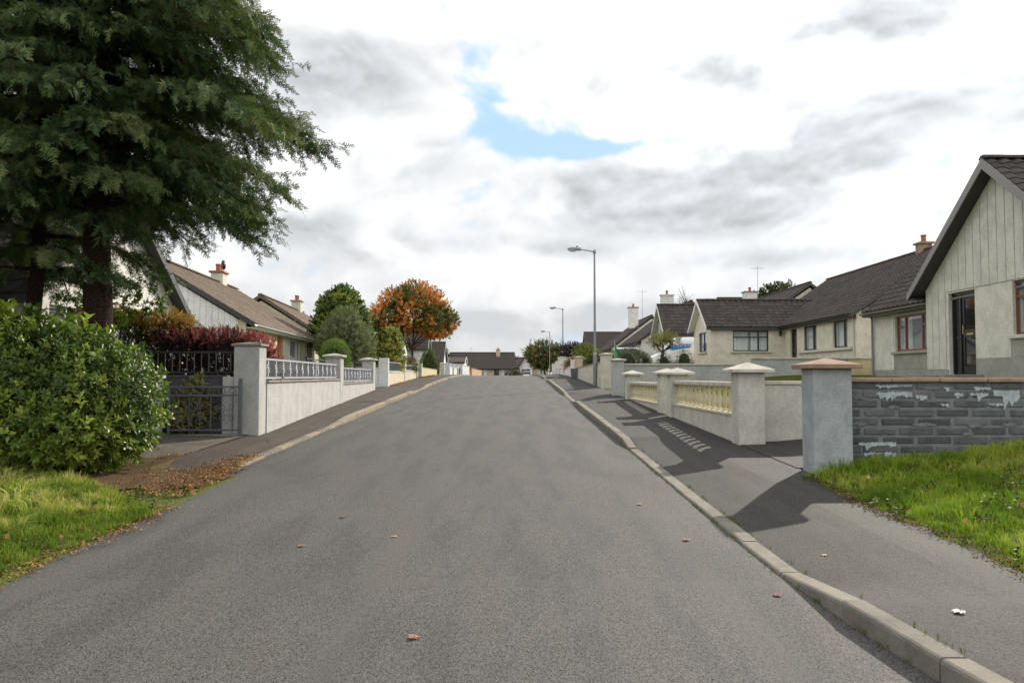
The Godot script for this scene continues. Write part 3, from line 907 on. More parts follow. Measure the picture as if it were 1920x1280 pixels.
# straight wall from a to b (x, d), level top, foot following the land; coping on top
func garden_wall(called: String, label: String, a: Vector2, b: Vector2, top0: float, top1: float, thick: float, mat: Material, copmat: Material, cop := 0.06, over := 0.035, group := "") -> Node3D:
	var mid := (a + b) * 0.5
	var t := thing(called, label, "wall", V(mid.x, g(mid.y), mid.y), 0.0, group)
	var o := t.position
	var along := V(b.x - a.x, 0, b.y - a.y).normalized()
	var side := along.cross(UP)
	var m := MB.new()
	var k := maxi(2, int((b - a).length()))
	for i in k:
		var q := []
		for f in [float(i) / k, float(i + 1) / k]:
			var p := a.lerp(b, f)
			var base := minf(g(p.y), land(p.x, p.y)) - 0.12
			var top := lerpf(top0, top1, f)
			var c := V(p.x, 0, p.y) - o
			q.append([c + side * thick * 0.5 + UP * base, c - side * thick * 0.5 + UP * base, c - side * thick * 0.5 + UP * top, c + side * thick * 0.5 + UP * top])
		var cen := Vector3.ZERO
		for p in q[0] + q[1]: cen += p / 8.0
		for j in 4: m.out_quad([q[0][j], q[0][(j + 1) % 4], q[1][(j + 1) % 4], q[1][j]], cen)
		if i == 0: m.out_quad(q[0], cen)
		if i == k - 1: m.out_quad(q[1], cen)
	part("wall_body", m, mat, t)
	if cop > 0:
		# coping in lengths
		var total := (b - a).length()
		var pieces := maxi(1, int(round(total / 0.9)))
		for i in pieces:
			var f0 := (i * total / pieces + 0.004) / total; var f1 := ((i + 1) * total / pieces - 0.004) / total
			var p0 := a.lerp(b, f0); var p1 := a.lerp(b, f1)
			var e0 := V(p0.x, lerpf(top0, top1, f0), p0.y) - o; var e1 := V(p1.x, lerpf(top0, top1, f1), p1.y) - o
			var ax := (e1 - e0).normalized()
			var bs := Basis(ax, ax.cross(-side).normalized() * -1.0, side)
			bs.y = side.cross(ax)
			var c := MB.new()
			c.cbox((e0 + e1) * 0.5 + UP * (cop * 0.5 + R(0, 0.003)), Vector3((e1 - e0).length(), cop, thick + over * 2), 0.01, bs)
			part("coping_stone", c, copmat, t)
	return t

func build_right_front() -> void:
	# grey pillar by the block wall
	var p := pillar("gate_pillar", "grey rendered pillar with reddish pyramid cap joined to the block wall", 3.875, 0.40, 9.87, 0.47, 0.40, 1.29, 0.19, 0.08, M.pillar_grey, M.cap_red)
	# concrete block wall
	var t := thing("block_wall", "dark concrete block wall with white paint drips and pinkish coping behind the grass", "wall", V(6.8, 0.45, 10.05))
	var o := t.position
	var m := MB.new()
	m.box2(V(4.115, 0.2, 9.972) - o, V(9.9, 1.525, 10.14) - o)
	part("mortar_bed", m, M.mortar, t)
	var bl := []
	for k in 4:
		m = MB.new()
		m.cbox(Vector3(R(-0.006, 0.006), R(-0.004, 0.004), 0), Vector3(0.418 - 0.008 * k, 0.088 - 0.005 * (k % 3), 0.05), 0.009 + 0.002 * k)
		bl.append(m.mesh())
	m = MB.new()
	m.cbox(Vector3.ZERO, Vector3(0.195, 0.084, 0.05), 0.009)
	var half := m.mesh()
	for row in 11:
		var y := 0.30 + 0.1125 * row + 0.055
		var x := 4.125 + (0.0 if row % 2 == 0 else 0.2265)
		if row % 2: part("block", half, M["block%d" % (rng.randi() % 3)], t, Transform3D(Basis(), V(4.125 + 0.107, y, 9.985 + R(-0.003, 0.004)) - o))
		while x + 0.44 < 9.9:
			part("block", bl[rng.randi() % 4], M["block%d" % (rng.randi() % 3)], t, Transform3D(Basis(Vector3.FORWARD, R(-0.008, 0.008)), V(x + 0.22, y + R(-0.004, 0.004), 9.985 + R(-0.004, 0.004)) - o))
			x += 0.4525
	var xx := 4.115
	while xx < 9.8:
		m = MB.new()
		m.cbox(Vector3.ZERO, Vector3(0.592, 0.058, 0.27), 0.012)
		part("coping_stone", m, M.coping_pink, t, Transform3D(Basis(Vector3.FORWARD, R(-0.003, 0.003)), V(xx + 0.298, 1.555 + R(-0.002, 0.002), 10.05) - o))
		xx += 0.597
	# old white paint, with runs: [x0, x1, top, drop]
	var paints := [[4.52, 4.98, 1.50, 0.05], [4.53, 4.97, 1.41, 0.10], [5.02, 5.16, 1.375, 0.12], [5.36, 5.44, 1.47, 0.05], [5.50, 5.60, 1.40, 0.10], [5.70, 5.92, 1.40, 0.09], [5.74, 5.95, 1.47, 0.04], [5.99, 6.30, 1.43, 0.20], [6.36, 6.55, 1.40, 0.06], [6.50, 6.85, 1.48, 0.11], [4.30, 4.76, 0.79, 0.11], [4.36, 4.76, 0.665, 0.05], [5.32, 5.42, 1.265, 0.04], [6.9, 7.4, 1.46, 0.14], [7.6, 8.0, 1.39, 0.16], [5.9, 6.1, 1.27, 0.05]]
	for q in paints:
		var pm := MB.new()
		var zf := 9.9555
		var x0: float = q[0]
		var step := 0.016
		var lo0: float = q[2] - q[3] * 0.4
		var hi0: float = q[2] - R(0.0, 0.03)
		var run := 0.0
		while x0 < q[1]:
			if rng.randf() < 0.2: run = R(0.3, 1.25)
			run *= 0.75
			var lo1: float = q[2] - q[3] * (0.35 + run) - R(0, 0.015)
			var hi1: float = q[2] - R(0.0, 0.022)
			if true:
				var a := [V(x0, lo0, zf) - o, V(x0 + step, lo1, zf) - o, V(x0 + step, hi1, zf) - o, V(x0, hi0, zf) - o]
				var bk := []
				for w in a: bk.append(w + Vector3(0, 0, -0.02))
				pm.hull4(a, bk)
			lo0 = lo1; hi0 = hi1
			x0 += step
		part("paint_drips", pm, M.paint, t)

	# mortar smeared over the faces of some blocks
	for i in 46:
		var sm := MB.new()
		var x0 := R(4.2, 8.6); var y0: float = 0.31 + 0.1125 * (rng.randi() % 11) + R(-0.01, 0.02)
		var n := 6 + rng.randi() % 10
		var lo0 := y0; var hi0 := y0 + 0.015
		for k in n:
			var f := sin(PI * (k + 1.0) / n)
			var lo1 := y0 - R(0.0, 0.028) * f; var hi1 := y0 + 0.012 + R(0.005, 0.03) * f
			var a := [V(x0, lo0, 9.9565) - o, V(x0 + 0.02, lo1, 9.9565) - o, V(x0 + 0.02, hi1, 9.9565) - o, V(x0, hi0, 9.9565) - o]
			var bk := []
			for w in a: bk.append(w + Vector3(0, 0, -0.018))
			sm.hull4(a, bk)
			lo0 = lo1; hi0 = hi1; x0 += 0.02
		part("mortar_smear", sm, M.mortar, t)
	# balustrade boundary
	var grp := "beige pillars with pale pyramid caps along the balustrade"
	pillar("gate_pillar", "largest beige pillar with pale pyramid cap at the near end of the balustrade", 3.79, 0.48, 12.87, 0.42, 0.44, 1.175, 0.25, 0.115, M.bal_beige, M.cap_pale, grp)
	pillar("gate_pillar", "beige pillar with pyramid cap between the large balustrade and the narrow gate gap", 3.77, 0.66, 18.2, 0.42, 0.42, 0.97, 0.24, 0.11, M.bal_beige, M.cap_pale, grp)
	pillar("gate_pillar", "beige capped pillar just behind the middle pillar of the balustrade wall", 3.78, 0.70, 19.5, 0.42, 0.42, 0.94, 0.22, 0.10, M.bal_beige, M.cap_pale, grp)
	pillar("gate_pillar", "beige capped pillar at the far end of the balustrade before the tall grey wall", 3.74, 0.86, 24.8, 0.42, 0.42, 0.77, 0.22, 0.10, M.bal_beige, M.cap_pale, grp)
	balustrade("low wall with a cream balustrade beside the largest beige pillar", 13.1, 17.98, 0.99, 1.505)
	balustrade("further and shorter cream balustrade on a low kerb wall", 19.72, 24.58, 0.94, 1.435)
	garden_wall("drive_wall", "low beige wall with pale coping running back between the two big gate pillars", Vector2(4.01, 13.1), Vector2(10.4, 13.1), 1.46, 1.46, 0.2, M.bal_beige, M.cap_pale, 0.06, 0.03)

	# long grey wall across the plots
	pillar("wall_pillar", "tall grey pillar with round-edged cap at the road end of the long grey wall", 3.60, 0.92, 27.25, 0.40, 0.40, 1.20, 0.14, 0.03, M.long_wall, M.cap_pale)
	garden_wall("long_wall", "long grey garden wall with pale coping behind the balustrade", Vector2(3.81, 27.25), Vector2(8.08, 27.25), 1.965, 1.965, 0.22, M.long_wall, M.cap_pale, 0.06, 0.04)
	garden_wall("long_wall", "higher step of the grey garden wall in front of the cream bungalow", Vector2(8.10, 27.25), Vector2(11.4, 27.25), 2.17, 2.17, 0.22, M.long_wall, M.cap_pale, 0.06, 0.04)
	garden_wall("long_wall", "cream end of the garden wall beside the nearest house downpipe", Vector2(11.42, 27.25), Vector2(13.3, 27.25), 2.17, 2.17, 0.22, M.yellow_cream, M.cap_pale, 0.06, 0.04)
	# next properties
	pillar("wall_pillar", "beige pillar with a tan cap right behind the nearest lamp post", 3.95, 1.12, 33.5, 0.46, 0.46, 1.36, 0.12, 0.04, M.pale_cream, M.cap_pale)
	garden_wall("front_wall", "pale beige front wall with brown coping beyond the nearest lamp post", Vector2(3.84, 33.75), Vector2(3.74, 45.2), 2.16, 2.02, 0.22, M.pale_cream, M.coping_pink, 0.05, 0.03)
	var band := MB.new()
	var th := thing("wall_plinth", "darker beige plinth strip along the foot of the pale front wall", "plinth", V(3.70, g(39.5), 39.5))
	for i in 12:
		var q := []
		for d in [33.76 + i * 0.95, 33.76 + (i + 1) * 0.95]:
			var x := lerpf(3.84, 3.74, (d - 33.75) / 11.45) - 0.11
			q.append([V(x + 0.01, g(d), d) - th.position, V(x - 0.025, g(d), d) - th.position, V(x - 0.025, 1.56 + 0.012 * (d - 33.7), d) - th.position, V(x + 0.01, 1.56 + 0.012 * (d - 33.7), d) - th.position])
		band.hull4(q[0], q[1])
	part("plinth", band, M.bal_beige, th)
	pillar("wall_pillar", "pinkish beige pillar beyond the pale front wall", 3.78, 1.40, 45.5, 0.45, 0.45, 1.25, 0.10, 0.03, M.pinkish, M.cap_pale)
	pillar("wall_pillar", "white pillar with no cap next to the grey bin", 3.62, 1.45, 46.6, 0.40, 0.40, 1.05, 0.02, 0.01, M.pure_white, M.pure_white)
	garden_wall("front_wall", "white front wall sloping away behind the second lamp post", Vector2(3.66, 46.9), Vector2(3.70, 56.0), 2.25, 1.95, 0.2, M.pure_white, M.pure_white, 0.04, 0.02)
	var wl := ["first white pillar of the far row on the right", "second white pillar of the far row on the right", "third white pillar of the far row on the right", "last small white pillar of the far row on the right"]
	var k := 0
	for e in [[3.75, 57.0, 1.2], [3.85, 63.0, 1.35], [3.95, 69.0, 1.1], [4.1, 78.0, 1.1]]:
		pillar("wall_pillar", wl[k], e[0], g(e[1]) + 0.1, e[1], 0.42, 0.42, e[2], 0.06, 0.03, M.white, M.cap_pale, "far white pillars on the right")
		k += 1
	garden_wall("front_wall", "far white front wall on the right beyond the second lamp post", Vector2(3.78, 57.3), Vector2(3.85, 62.7), 2.15, 2.15, 0.2, M.white, M.cap_pale)
	garden_wall("front_wall", "farthest low white front wall on the right near the crest", Vector2(3.87, 63.3), Vector2(3.95, 68.7), 2.2, 2.2, 0.2, M.pure_white, M.cap_pale)
	# grey bin
	var bn := thing("wheelie_bin", "small dark grey bin standing against the beige wall end", "bin", V(3.42, g(44.2) + 0.125, 44.2))
	m = MB.new()
	m.hull4([Vector3(-0.15, 0.03, 0.15), Vector3(0.15, 0.03, 0.15), Vector3(0.15, 0.03, -0.15), Vector3(-0.15, 0.03, -0.15)], [Vector3(-0.18, 0.5, 0.18), Vector3(0.18, 0.5, 0.18), Vector3(0.18, 0.5, -0.18), Vector3(-0.18, 0.5, -0.18)])
	part("body", m, M.bin_grey, bn)
	m = MB.new(); m.cbox(Vector3(0, 0.525, 0), Vector3(0.4, 0.045, 0.4), 0.012)
	part("lid", m, M.iron_grey, bn)
	for s in [-1, 1]:
		m = MB.new(); m.tube([Vector3(s * 0.10, 0.05, -0.14), Vector3(s * 0.15, 0.05, -0.14)], [0.05, 0.05], 10)
		part("wheel", m, M.rubber, bn)

func balustrade(label: String, d0: float, d1: float, plinth: float, rail: float) -> void:
	var x := 3.73
	var t := garden_wall("balustrade", label, Vector2(x, d0), Vector2(x, d1), plinth - 0.045, plinth - 0.045, 0.2, M.bal_beige, M.bal_beige, 0.0)
	t.set_meta("category", "balustrade")
	var o := t.position
	var m := MB.new()
	m.cbox(V(x, plinth - 0.02, (d0 + d1) * 0.5) - o, Vector3(0.25, 0.05, d1 - d0), 0.01)
	part("bottom_rail", m, M.bal_cream, t)
	m = MB.new()
	m.cbox(V(x, rail - 0.045, (d0 + d1) * 0.5) - o, Vector3(0.25, 0.09, d1 - d0), 0.018)
	part("top_rail", m, M.cap_pale, t)
	var h := rail - 0.09 - plinth
	if not SH.has("bal%d" % int(d0)):
		m = MB.new()
		m.lathe([[0.062, 0.0], [0.062, 0.05 * h], [0.036, 0.09 * h], [0.04, 0.16 * h], [0.068, 0.34 * h], [0.062, 0.44 * h], [0.034, 0.66 * h], [0.030, 0.78 * h], [0.044, 0.84 * h], [0.030, 0.89 * h], [0.058, 0.94 * h], [0.058, h]], 12)
		SH["bal%d" % int(d0)] = m.mesh()
	var k := int(round((d1 - d0) / 0.38))
	for i in k:
		var d := lerpf(d0, d1, (i + 0.5) / k)
		part("baluster", SH["bal%d" % int(d0)], M.bal_cream, t, Transform3D(Basis(), V(x, plinth + 0.004, d) - o))

# iron railing between two points, standing on y0; bars are single pieces
func railing(label: String, a: Vector2, b: Vector2, y0: float, y1: float, gap: float, mat: Material, railmat: Material, rings: bool, called := "railing", posts := [0.0, 1.0]) -> Node3D:
	var mid := (a + b) * 0.5
	var t := thing(called, label, "railing", V(mid.x, y0, mid.y))
	var o := t.position
	var along := V(b.x - a.x, 0, b.y - a.y)
	var L := along.length()
	along /= L
	var side := along.cross(UP)
	var bs := Basis(along, UP, side)
	var A := V(a.x, 0, a.y) - Vector3(o.x, 0, o.z)
	var H := y1 - y0
	for e in [0.03, H - 0.03]:
		var m := MB.new()
		m.box(A + along * L * 0.5 + UP * e, Vector3(L, 0.035, 0.035), bs)
		part("top_rail" if e > 0.1 else "bottom_rail", m, railmat, t)
	for f in posts:
		var m := MB.new()
		m.box(A + along * (L * f) + UP * (H * 0.5), Vector3(0.05, H + 0.06, 0.05), bs)
		part("post", m, railmat, t)
	var bar := MB.new()
	bar.box(Vector3(0, H * 0.5, 0), Vector3(0.014, H - 0.09, 0.014))
	var bm := bar.mesh()
	var k := int(L / gap)
	for i in range(1, k): part("bar", bm, mat, t, Transform3D(bs, A + along * (L * i / k)))
	if rings:
		var tm := MB.new()
		tm.torus(Vector3.ZERO, Vector3.RIGHT, UP, H * 0.2, 0.010, 14)
		tm.torus(Vector3(0, H * 0.0, 0), Vector3.RIGHT, UP, H * 0.09, 0.009, 10)
		tm.ball(Vector3.ZERO, Vector3(0.03, 0.03, 0.012), 4)
		for s in [-1, 1]:
			tm.box(Vector3(0, s * H * 0.3, 0), Vector3(0.05, 0.07, 0.012), Basis(Vector3.BACK, PI / 4))
		var mm := tm.mesh()
		var q := int(L / 0.62)
		for i in q: part("rosette", mm, railmat, t, Transform3D(bs, A + along * (L * (i + 0.5) / q) + UP * H * 0.5 + side * 0.012))
	return t

func build_left_front() -> void:
	var grp := "pale rendered pillars of the left front wall"
	var P := func(d): return xl(d)
	# pillar with the stepped shoulder at the gate
	var t := thing("gate_pillar", "tall pale pillar with a stepped shoulder at the iron gate", "pillar", V(-4.78, 0.54, 14.6), 0.0, grp)
	var m := MB.new()
	m.cbox(Vector3(0, 0.76, 0), Vector3(0.46, 1.68, 0.42), 0.012)
	part("shaft", m, M.left_wall, t)
	m = MB.new()
	m.cbox(Vector3(-0.335, 0.48, 0.03), Vector3(0.21, 1.14, 0.30), 0.01)
	part("shoulder", m, M.left_wall, t)
	m = MB.new()
	pyramid_cap(m, UP * 1.6, 0.54, 0.50, 0.045, 0.04)
	part("cap", m, M.concrete, t)
	pillar("wall_pillar", "pale pillar with pyramid cap between the two grey railings", -5.16, 0.79, 23.25, 0.44, 0.44, 1.36, 0.15, 0.06, M.left_wall, M.cap_pale, grp)
	pillar("wall_pillar", "pale capped pillar at the end of the second grey railing", -5.57, 1.04, 31.1, 0.44, 0.44, 1.17, 0.15, 0.06, M.left_wall, M.cap_pale, grp)
	garden_wall("front_wall", "longest pale front wall under the first grey railing", Vector2(P.call(14.82) - 0.10, 14.82), Vector2(P.call(23.02) - 0.10, 23.02), 1.47, 1.47, 0.2, M.left_wall, M.concrete, 0.05, 0.03)
	garden_wall("front_wall", "shorter pale front wall under the second grey railing", Vector2(P.call(23.48) - 0.10, 23.48), Vector2(P.call(30.86) - 0.10, 30.86), 1.345, 1.345, 0.2, M.left_wall, M.concrete, 0.05, 0.03)
	railing("long grey ornamental railing with a middle post on the left front wall", Vector2(P.call(14.9) - 0.10, 14.9), Vector2(P.call(22.95) - 0.10, 22.95), 1.535, 1.95, 0.105, M.rail_grey, M.rail_light, true, "ornamental_railing", [0.0, 0.62, 1.0])
	railing("shorter grey ornamental railing before the third pillar on the left", Vector2(P.call(23.55) - 0.10, 23.55), Vector2(P.call(30.8) - 0.10, 30.8), 1.41, 1.87, 0.105, M.rail_grey, M.rail_light, true, "ornamental_railing", [0.0, 0.56, 1.0])
	# dark wall and railing by the gate
	garden_wall("side_wall", "dark rendered wall behind the iron gate and the shrub", Vector2(-5.2, 14.66), Vector2(-8.2, 14.66), 1.57, 1.57, 0.2, M.dark_wall, M.dark_wall, 0.05, 0.02)
	railing("black iron railing on top of the dark wall below the red hedge", Vector2(-5.03, 14.66), Vector2(-8.1, 14.66), 1.64, 2.07, 0.13, M.iron_black, M.iron_black, false)
	railing("black inner fence rail in the garden of the cream bungalow", Vector2(-6.3, 24.5), Vector2(-7.4, 40.0), 1.62, 2.17, 0.9, M.iron_black, M.iron_black, false, "inner_fence", [0.0, 0.25, 0.5, 0.75, 1.0])
	pillar("gate_pillar", "white gate pillar peeping out behind the big green bush", -6.42, 0.5, 14.25, 0.3, 0.3, 1.06, 0.06, 0.03, M.pure_white, M.pure_white)
	# iron gate leaf
	t = thing("iron_gate", "grey iron driveway gate with scrollwork beside the tall pale pillar", "gate", V(-5.45, 0.60, 14.18))
	m = MB.new(); m.cbox(Vector3(0.64, 0.45, 0), Vector3(0.06, 1.02, 0.06), 0.006); part("post", m, M.iron_grey, t)
	m = MB.new(); m.box(Vector3(-0.62, 0.40, 0), Vector3(0.04, 0.85, 0.04)); part("stile", m, M.iron_grey, t)
	for y in [0.05, 0.66, 0.81]:
		m = MB.new(); m.box(Vector3(0, y, 0), Vector3(1.22, 0.03, 0.03)); part("rail", m, M.iron_grey, t)
	var bar := MB.new(); bar.box(Vector3(0, 0.355, 0), Vector3(0.014, 0.58, 0.014))
	var bm := bar.mesh()
	for i in 6: part("bar", bm, M.iron_grey, t, Transform3D(Basis(), Vector3(-0.45 + i * 0.19, 0, 0)))
	var sc := MB.new()
	sc.torus(Vector3.ZERO, Vector3.RIGHT, UP, 0.055, 0.007, 12)
	for s in [-1, 1]: sc.torus(Vector3(s * 0.085, -0.10, 0), Vector3.RIGHT, UP, 0.045, 0.007, 10); sc.torus(Vector3(s * 0.085, 0.10, 0), Vector3.RIGHT, UP, 0.045, 0.007, 10)
	var sm := sc.mesh()
	for x in [-0.16, 0.405]: part("scroll", sm, M.iron_grey, t, Transform3D(Basis(), Vector3(x, 0.36, 0.012)))
	var arc := MB.new()
	for i in 6: arc.torus(Vector3(-0.45 + i * 0.19, 0.735, 0.0), Vector3.RIGHT, UP, 0.058, 0.006, 10)
	part("ring_band", arc, M.iron_grey, t)
	var kb := thing("gate_sill", "rough concrete sill under the iron gate", "kerb", V(-5.6, 0.44, 14.25))
	m = MB.new(); m.cbox(Vector3(0, 0.05, 0), Vector3(1.55, 0.16, 0.22), 0.02); part("sill", m, M.concrete, kb)

	# white return wall of the next plot, and the walls beyond
	t = thing("return_wall", "bluish white return wall with a high end facing the street view", "wall", V(-5.55, g(34.2), 34.2))
	m = MB.new(); m.cbox(Vector3(0.07, 0.62, 0), Vector3(0.42, 1.40, 0.22), 0.01); part("wall_end", m, M.pure_white, t)
	m = MB.new(); m.cbox(Vector3(-0.64, 0.42, 0), Vector3(0.99, 1.0, 0.2), 0.01); part("wall_body", m, M.pure_white, t)
	m = MB.new(); m.cbox(Vector3(-0.64, 0.94, 0), Vector3(0.99, 0.05, 0.26), 0.01); part("coping_stone", m, M.concrete, t)
	garden_wall("front_wall", "cream front wall below the first small dark railing", Vector2(-5.42, 34.35), Vector2(-5.48, 40.0), 1.72, 1.80, 0.2, M.cream, M.cap_pale, 0.04, 0.02)
	garden_wall("front_wall", "cream front wall below the second small dark railing", Vector2(-5.50, 40.5), Vector2(-5.56, 45.6), 1.82, 1.86, 0.2, M.cream, M.cap_pale, 0.04, 0.02)
	railing("small dark railing nearest the bluish white return wall", Vector2(-5.42, 34.5), Vector2(-5.48, 39.95), 1.80, 2.25, 0.16, M.iron_grey, M.rail_light, false)
	railing("small dark railing just before the twin slim pillars", Vector2(-5.50, 40.55), Vector2(-5.56, 45.55), 1.88, 2.2, 0.16, M.iron_grey, M.rail_light, false)
	pillar("wall_pillar", "cream pillar between the two small dark railings", -5.55, 1.33, 40.25, 0.40, 0.40, 0.98, 0.05, 0.02, M.pale_cream, M.cap_pale)
	pillar("wall_pillar", "first of the twin slim grey pillars beyond the maple", -5.60, 1.48, 45.9, 0.38, 0.38, 0.86, 0.04, 0.02, M.bal_beige, M.cap_pale, "twin slim pillars")
	pillar("wall_pillar", "second of the twin slim pillars, nearer the topiary cone", -5.62, 1.50, 48.2, 0.40, 0.40, 0.80, 0.04, 0.02, M.bal_beige, M.cap_pale, "twin slim pillars")
	garden_wall("front_wall", "pale yellow front wall under the topiary cone", Vector2(-5.60, 48.5), Vector2(-5.5, 58.0), 2.10, 2.02, 0.2, M.yellow_cream, M.yellow_cream, 0.04, 0.02)
	var lab := ["greenish pillar at the end of the pale yellow wall", "slim dark pillar after the pale yellow wall", "first bluish pillar near the crest on the left", "second bluish pillar near the crest on the left", "last bluish pillar near the crest on the left"]
	var k := 0
	for e in [[-5.45, 58.3, M.pale_cream], [-5.3, 60.5, M.bal_beige], [-5.0, 62.0, M.blue_white], [-4.95, 65.5, M.blue_white], [-4.85, 69.5, M.blue_white]]:
		pillar("wall_pillar", lab[k], e[0], g(e[1]) + 0.08, e[1], 0.4, 0.4, 0.85, 0.05, 0.03, e[2], M.blue_white, "small pillars near the crest")
		k += 1
	garden_wall("front_wall", "bluish white front wall near the crest on the left", Vector2(-5.0, 62.3), Vector2(-4.96, 65.2), 2.3, 2.3, 0.2, M.pure_white, M.blue_white)
	garden_wall("front_wall", "last white front wall before the crest on the left", Vector2(-4.94, 65.8), Vector2(-4.86, 69.2), 2.25, 2.25, 0.2, M.white, M.blue_white)
	garden_wall("front_wall", "pale blue front wall beyond the crest on the left", Vector2(-4.8, 76.0), Vector2(-5.0, 92.0), 2.65, 2.65, 0.2, M.blue_white, M.blue_white)
	garden_wall("front_wall", "small yellowish wall far down on the left beyond the crest", Vector2(-4.9, 96.0), Vector2(-4.2, 108.0), 2.5, 2.3, 0.2, M.tan, M.tan)

# ---------------------------------------------------------------- houses (local axes: x along the front, z outwards from it)
func facing(origin: Vector3, n: Vector3) -> Transform3D: return Transform3D(Basis(UP.cross(n), UP, n), origin)

func wall_mesh(W: float, H: float, T: float, holes: Array) -> MB:     # outer face on z = 0; holes [x0, y0, x1, y1]
	var us := [0.0, W]; var vs := [0.0, H]
	for h in holes:
		us.append(h[0]); us.append(h[2]); vs.append(h[1]); vs.append(h[3])
	us.sort(); vs.sort()
	var m := MB.new()
	var solid := func(u: float, v: float) -> bool:
		if u < 0 or u > W or v < 0 or v > H: return false
		for h in holes:
			if u > h[0] and u < h[2] and v > h[1] and v < h[3]: return false
		return true
	for i in us.size() - 1:
		for j in vs.size() - 1:
			var u0: float = us[i]; var u1: float = us[i + 1]; var v0: float = vs[j]; var v1: float = vs[j + 1]
			if u1 - u0 < 1e-4 or v1 - v0 < 1e-4: continue
			var cu := (u0 + u1) / 2; var cv := (v0 + v1) / 2
			if not solid.call(cu, cv): continue
			m.quad(Vector3(u0, v0, 0), Vector3(u1, v0, 0), Vector3(u1, v1, 0), Vector3(u0, v1, 0))
			m.quad(Vector3(u1, v0, -T), Vector3(u0, v0, -T), Vector3(u0, v1, -T), Vector3(u1, v1, -T))
			var e := 1e-3
			if not solid.call(u0 - e, cv): m.quad(Vector3(u0, v0, -T), Vector3(u0, v0, 0), Vector3(u0, v1, 0), Vector3(u0, v1, -T))
			if not solid.call(u1 + e, cv): m.quad(Vector3(u1, v0, 0), Vector3(u1, v0, -T), Vector3(u1, v1, -T), Vector3(u1, v1, 0))
			if not solid.call(cu, v0 - e): m.quad(Vector3(u0, v0, -T), Vector3(u1, v0, -T), Vector3(u1, v0, 0), Vector3(u0, v0, 0))
			if not solid.call(cu, v1 + e): m.quad(Vector3(u0, v1, 0), Vector3(u1, v1, 0), Vector3(u1, v1, -T), Vector3(u0, v1, -T))
	return m

# window in the opening h of the wall whose frame is f; cols: widths share; top: height of a top light in the end columns
func window(t: Node3D, f: Transform3D, h: Array, mat: Material, cols: Array, top := 0.0, sillmat: Material = null, curtain := 0.3) -> void:
	var w: float = h[2] - h[0]; var hh: float = h[3] - h[1]
	var z := -0.10
	var o := f * Transform3D(Basis(), Vector3(h[0], h[1], z))
	var m := MB.new()
	var b := 0.06
	m.box2(Vector3(0.001, 0.001, -0.04), Vector3(w - 0.001, b, 0.03)); m.box2(Vector3(0.001, hh - b, -0.04), Vector3(w - 0.001, hh - 0.001, 0.03))
	m.box2(Vector3(0.001, b, -0.04), Vector3(b, hh - b, 0.03)); m.box2(Vector3(w - b, b, -0.04), Vector3(w - 0.001, hh - b, 0.03))
	var total := 0.0
	for c in cols: total += c
	var x := 0.0
	var panes := []
	for i in cols.size():
		var x1: float = x + w * cols[i] / total
		if i < cols.size() - 1: m.box2(Vector3(x1 - 0.03, b, -0.035), Vector3(x1 + 0.03, hh - b, 0.034))
		var a := x + (b if i == 0 else 0.03); var e := x1 - (b if i == cols.size() - 1 else 0.03)
		if top > 0 and (i == 0 or i == cols.size() - 1):
			m.box2(Vector3(a, hh - top - 0.028, -0.035), Vector3(e, hh - top + 0.028, 0.033))
			panes.append([a, b, e, hh - top - 0.028]); panes.append([a, hh - top + 0.028, e, hh - b])
		else: panes.append([a, b, e, hh - b])
		x = x1
	var fr := part("window", m, mat, t, o)
	for p in panes:
		m = MB.new(); m.box2(Vector3(p[0] - 0.004, p[1] - 0.004, -0.014), Vector3(p[2] + 0.004, p[3] + 0.004, -0.008))
		part("pane", m, M.glass, fr)
	if sillmat:
		m = MB.new(); m.cbox(Vector3(w * 0.5, -0.045, 0.07), Vector3(w + 0.24, 0.085, 0.24), 0.01)
		part("sill", m, sillmat, fr)
	if curtain > 0:
		for s in [0, 1]:
			m = MB.new()
			var cw := w * curtain
			var k := maxi(6, int(cw / 0.06))
			var px := Vector3.ZERO
			for i in k + 1:
				var u := cw * i / k
				var q := Vector3(u if s == 0 else w - u, 0, -0.17 + 0.025 * sin(i * 2.2))
				if i > 0:
					m.quad(px, q, q + UP * hh, px + UP * hh)
				px = q
			part("curtain", m, M.curtain, fr)

func tile_mesh(kind: int, w: float, h: float) -> ArrayMesh:    # x across, y up the slope, z out of the roof
	var m := MB.new()
	var k := 6 if kind == 0 else 2
	var L := h * 1.12
	for i in k:
		var q := []
		for e in [float(i) / k, float(i + 1) / k]:
			var z := (0.5 - 0.5 * cos(e * TAU)) * 0.042 + 0.012 if kind == 0 else 0.018
			q.append([e * w * 0.985 - w * 0.5, z])
		var a := Vector3(q[0][0], 0, q[0][1] + 0.018); var b := Vector3(q[1][0], 0, q[1][1] + 0.018)
		var c := Vector3(q[1][0], L, q[1][1] * 0.9 - 0.004); var d := Vector3(q[0][0], L, q[0][1] * 0.9 - 0.004)
		m.quad(a, b, c, d)
		m.quad(Vector3(q[0][0], 0, 0.0), Vector3(q[1][0], 0, 0.0), b, a)
	m.quad(Vector3(-w * 0.5, 0, 0), Vector3(-w * 0.5, 0, 0.02), Vector3(-w * 0.5, L, 0.01), Vector3(-w * 0.5, L, 0))
	return m.mesh()

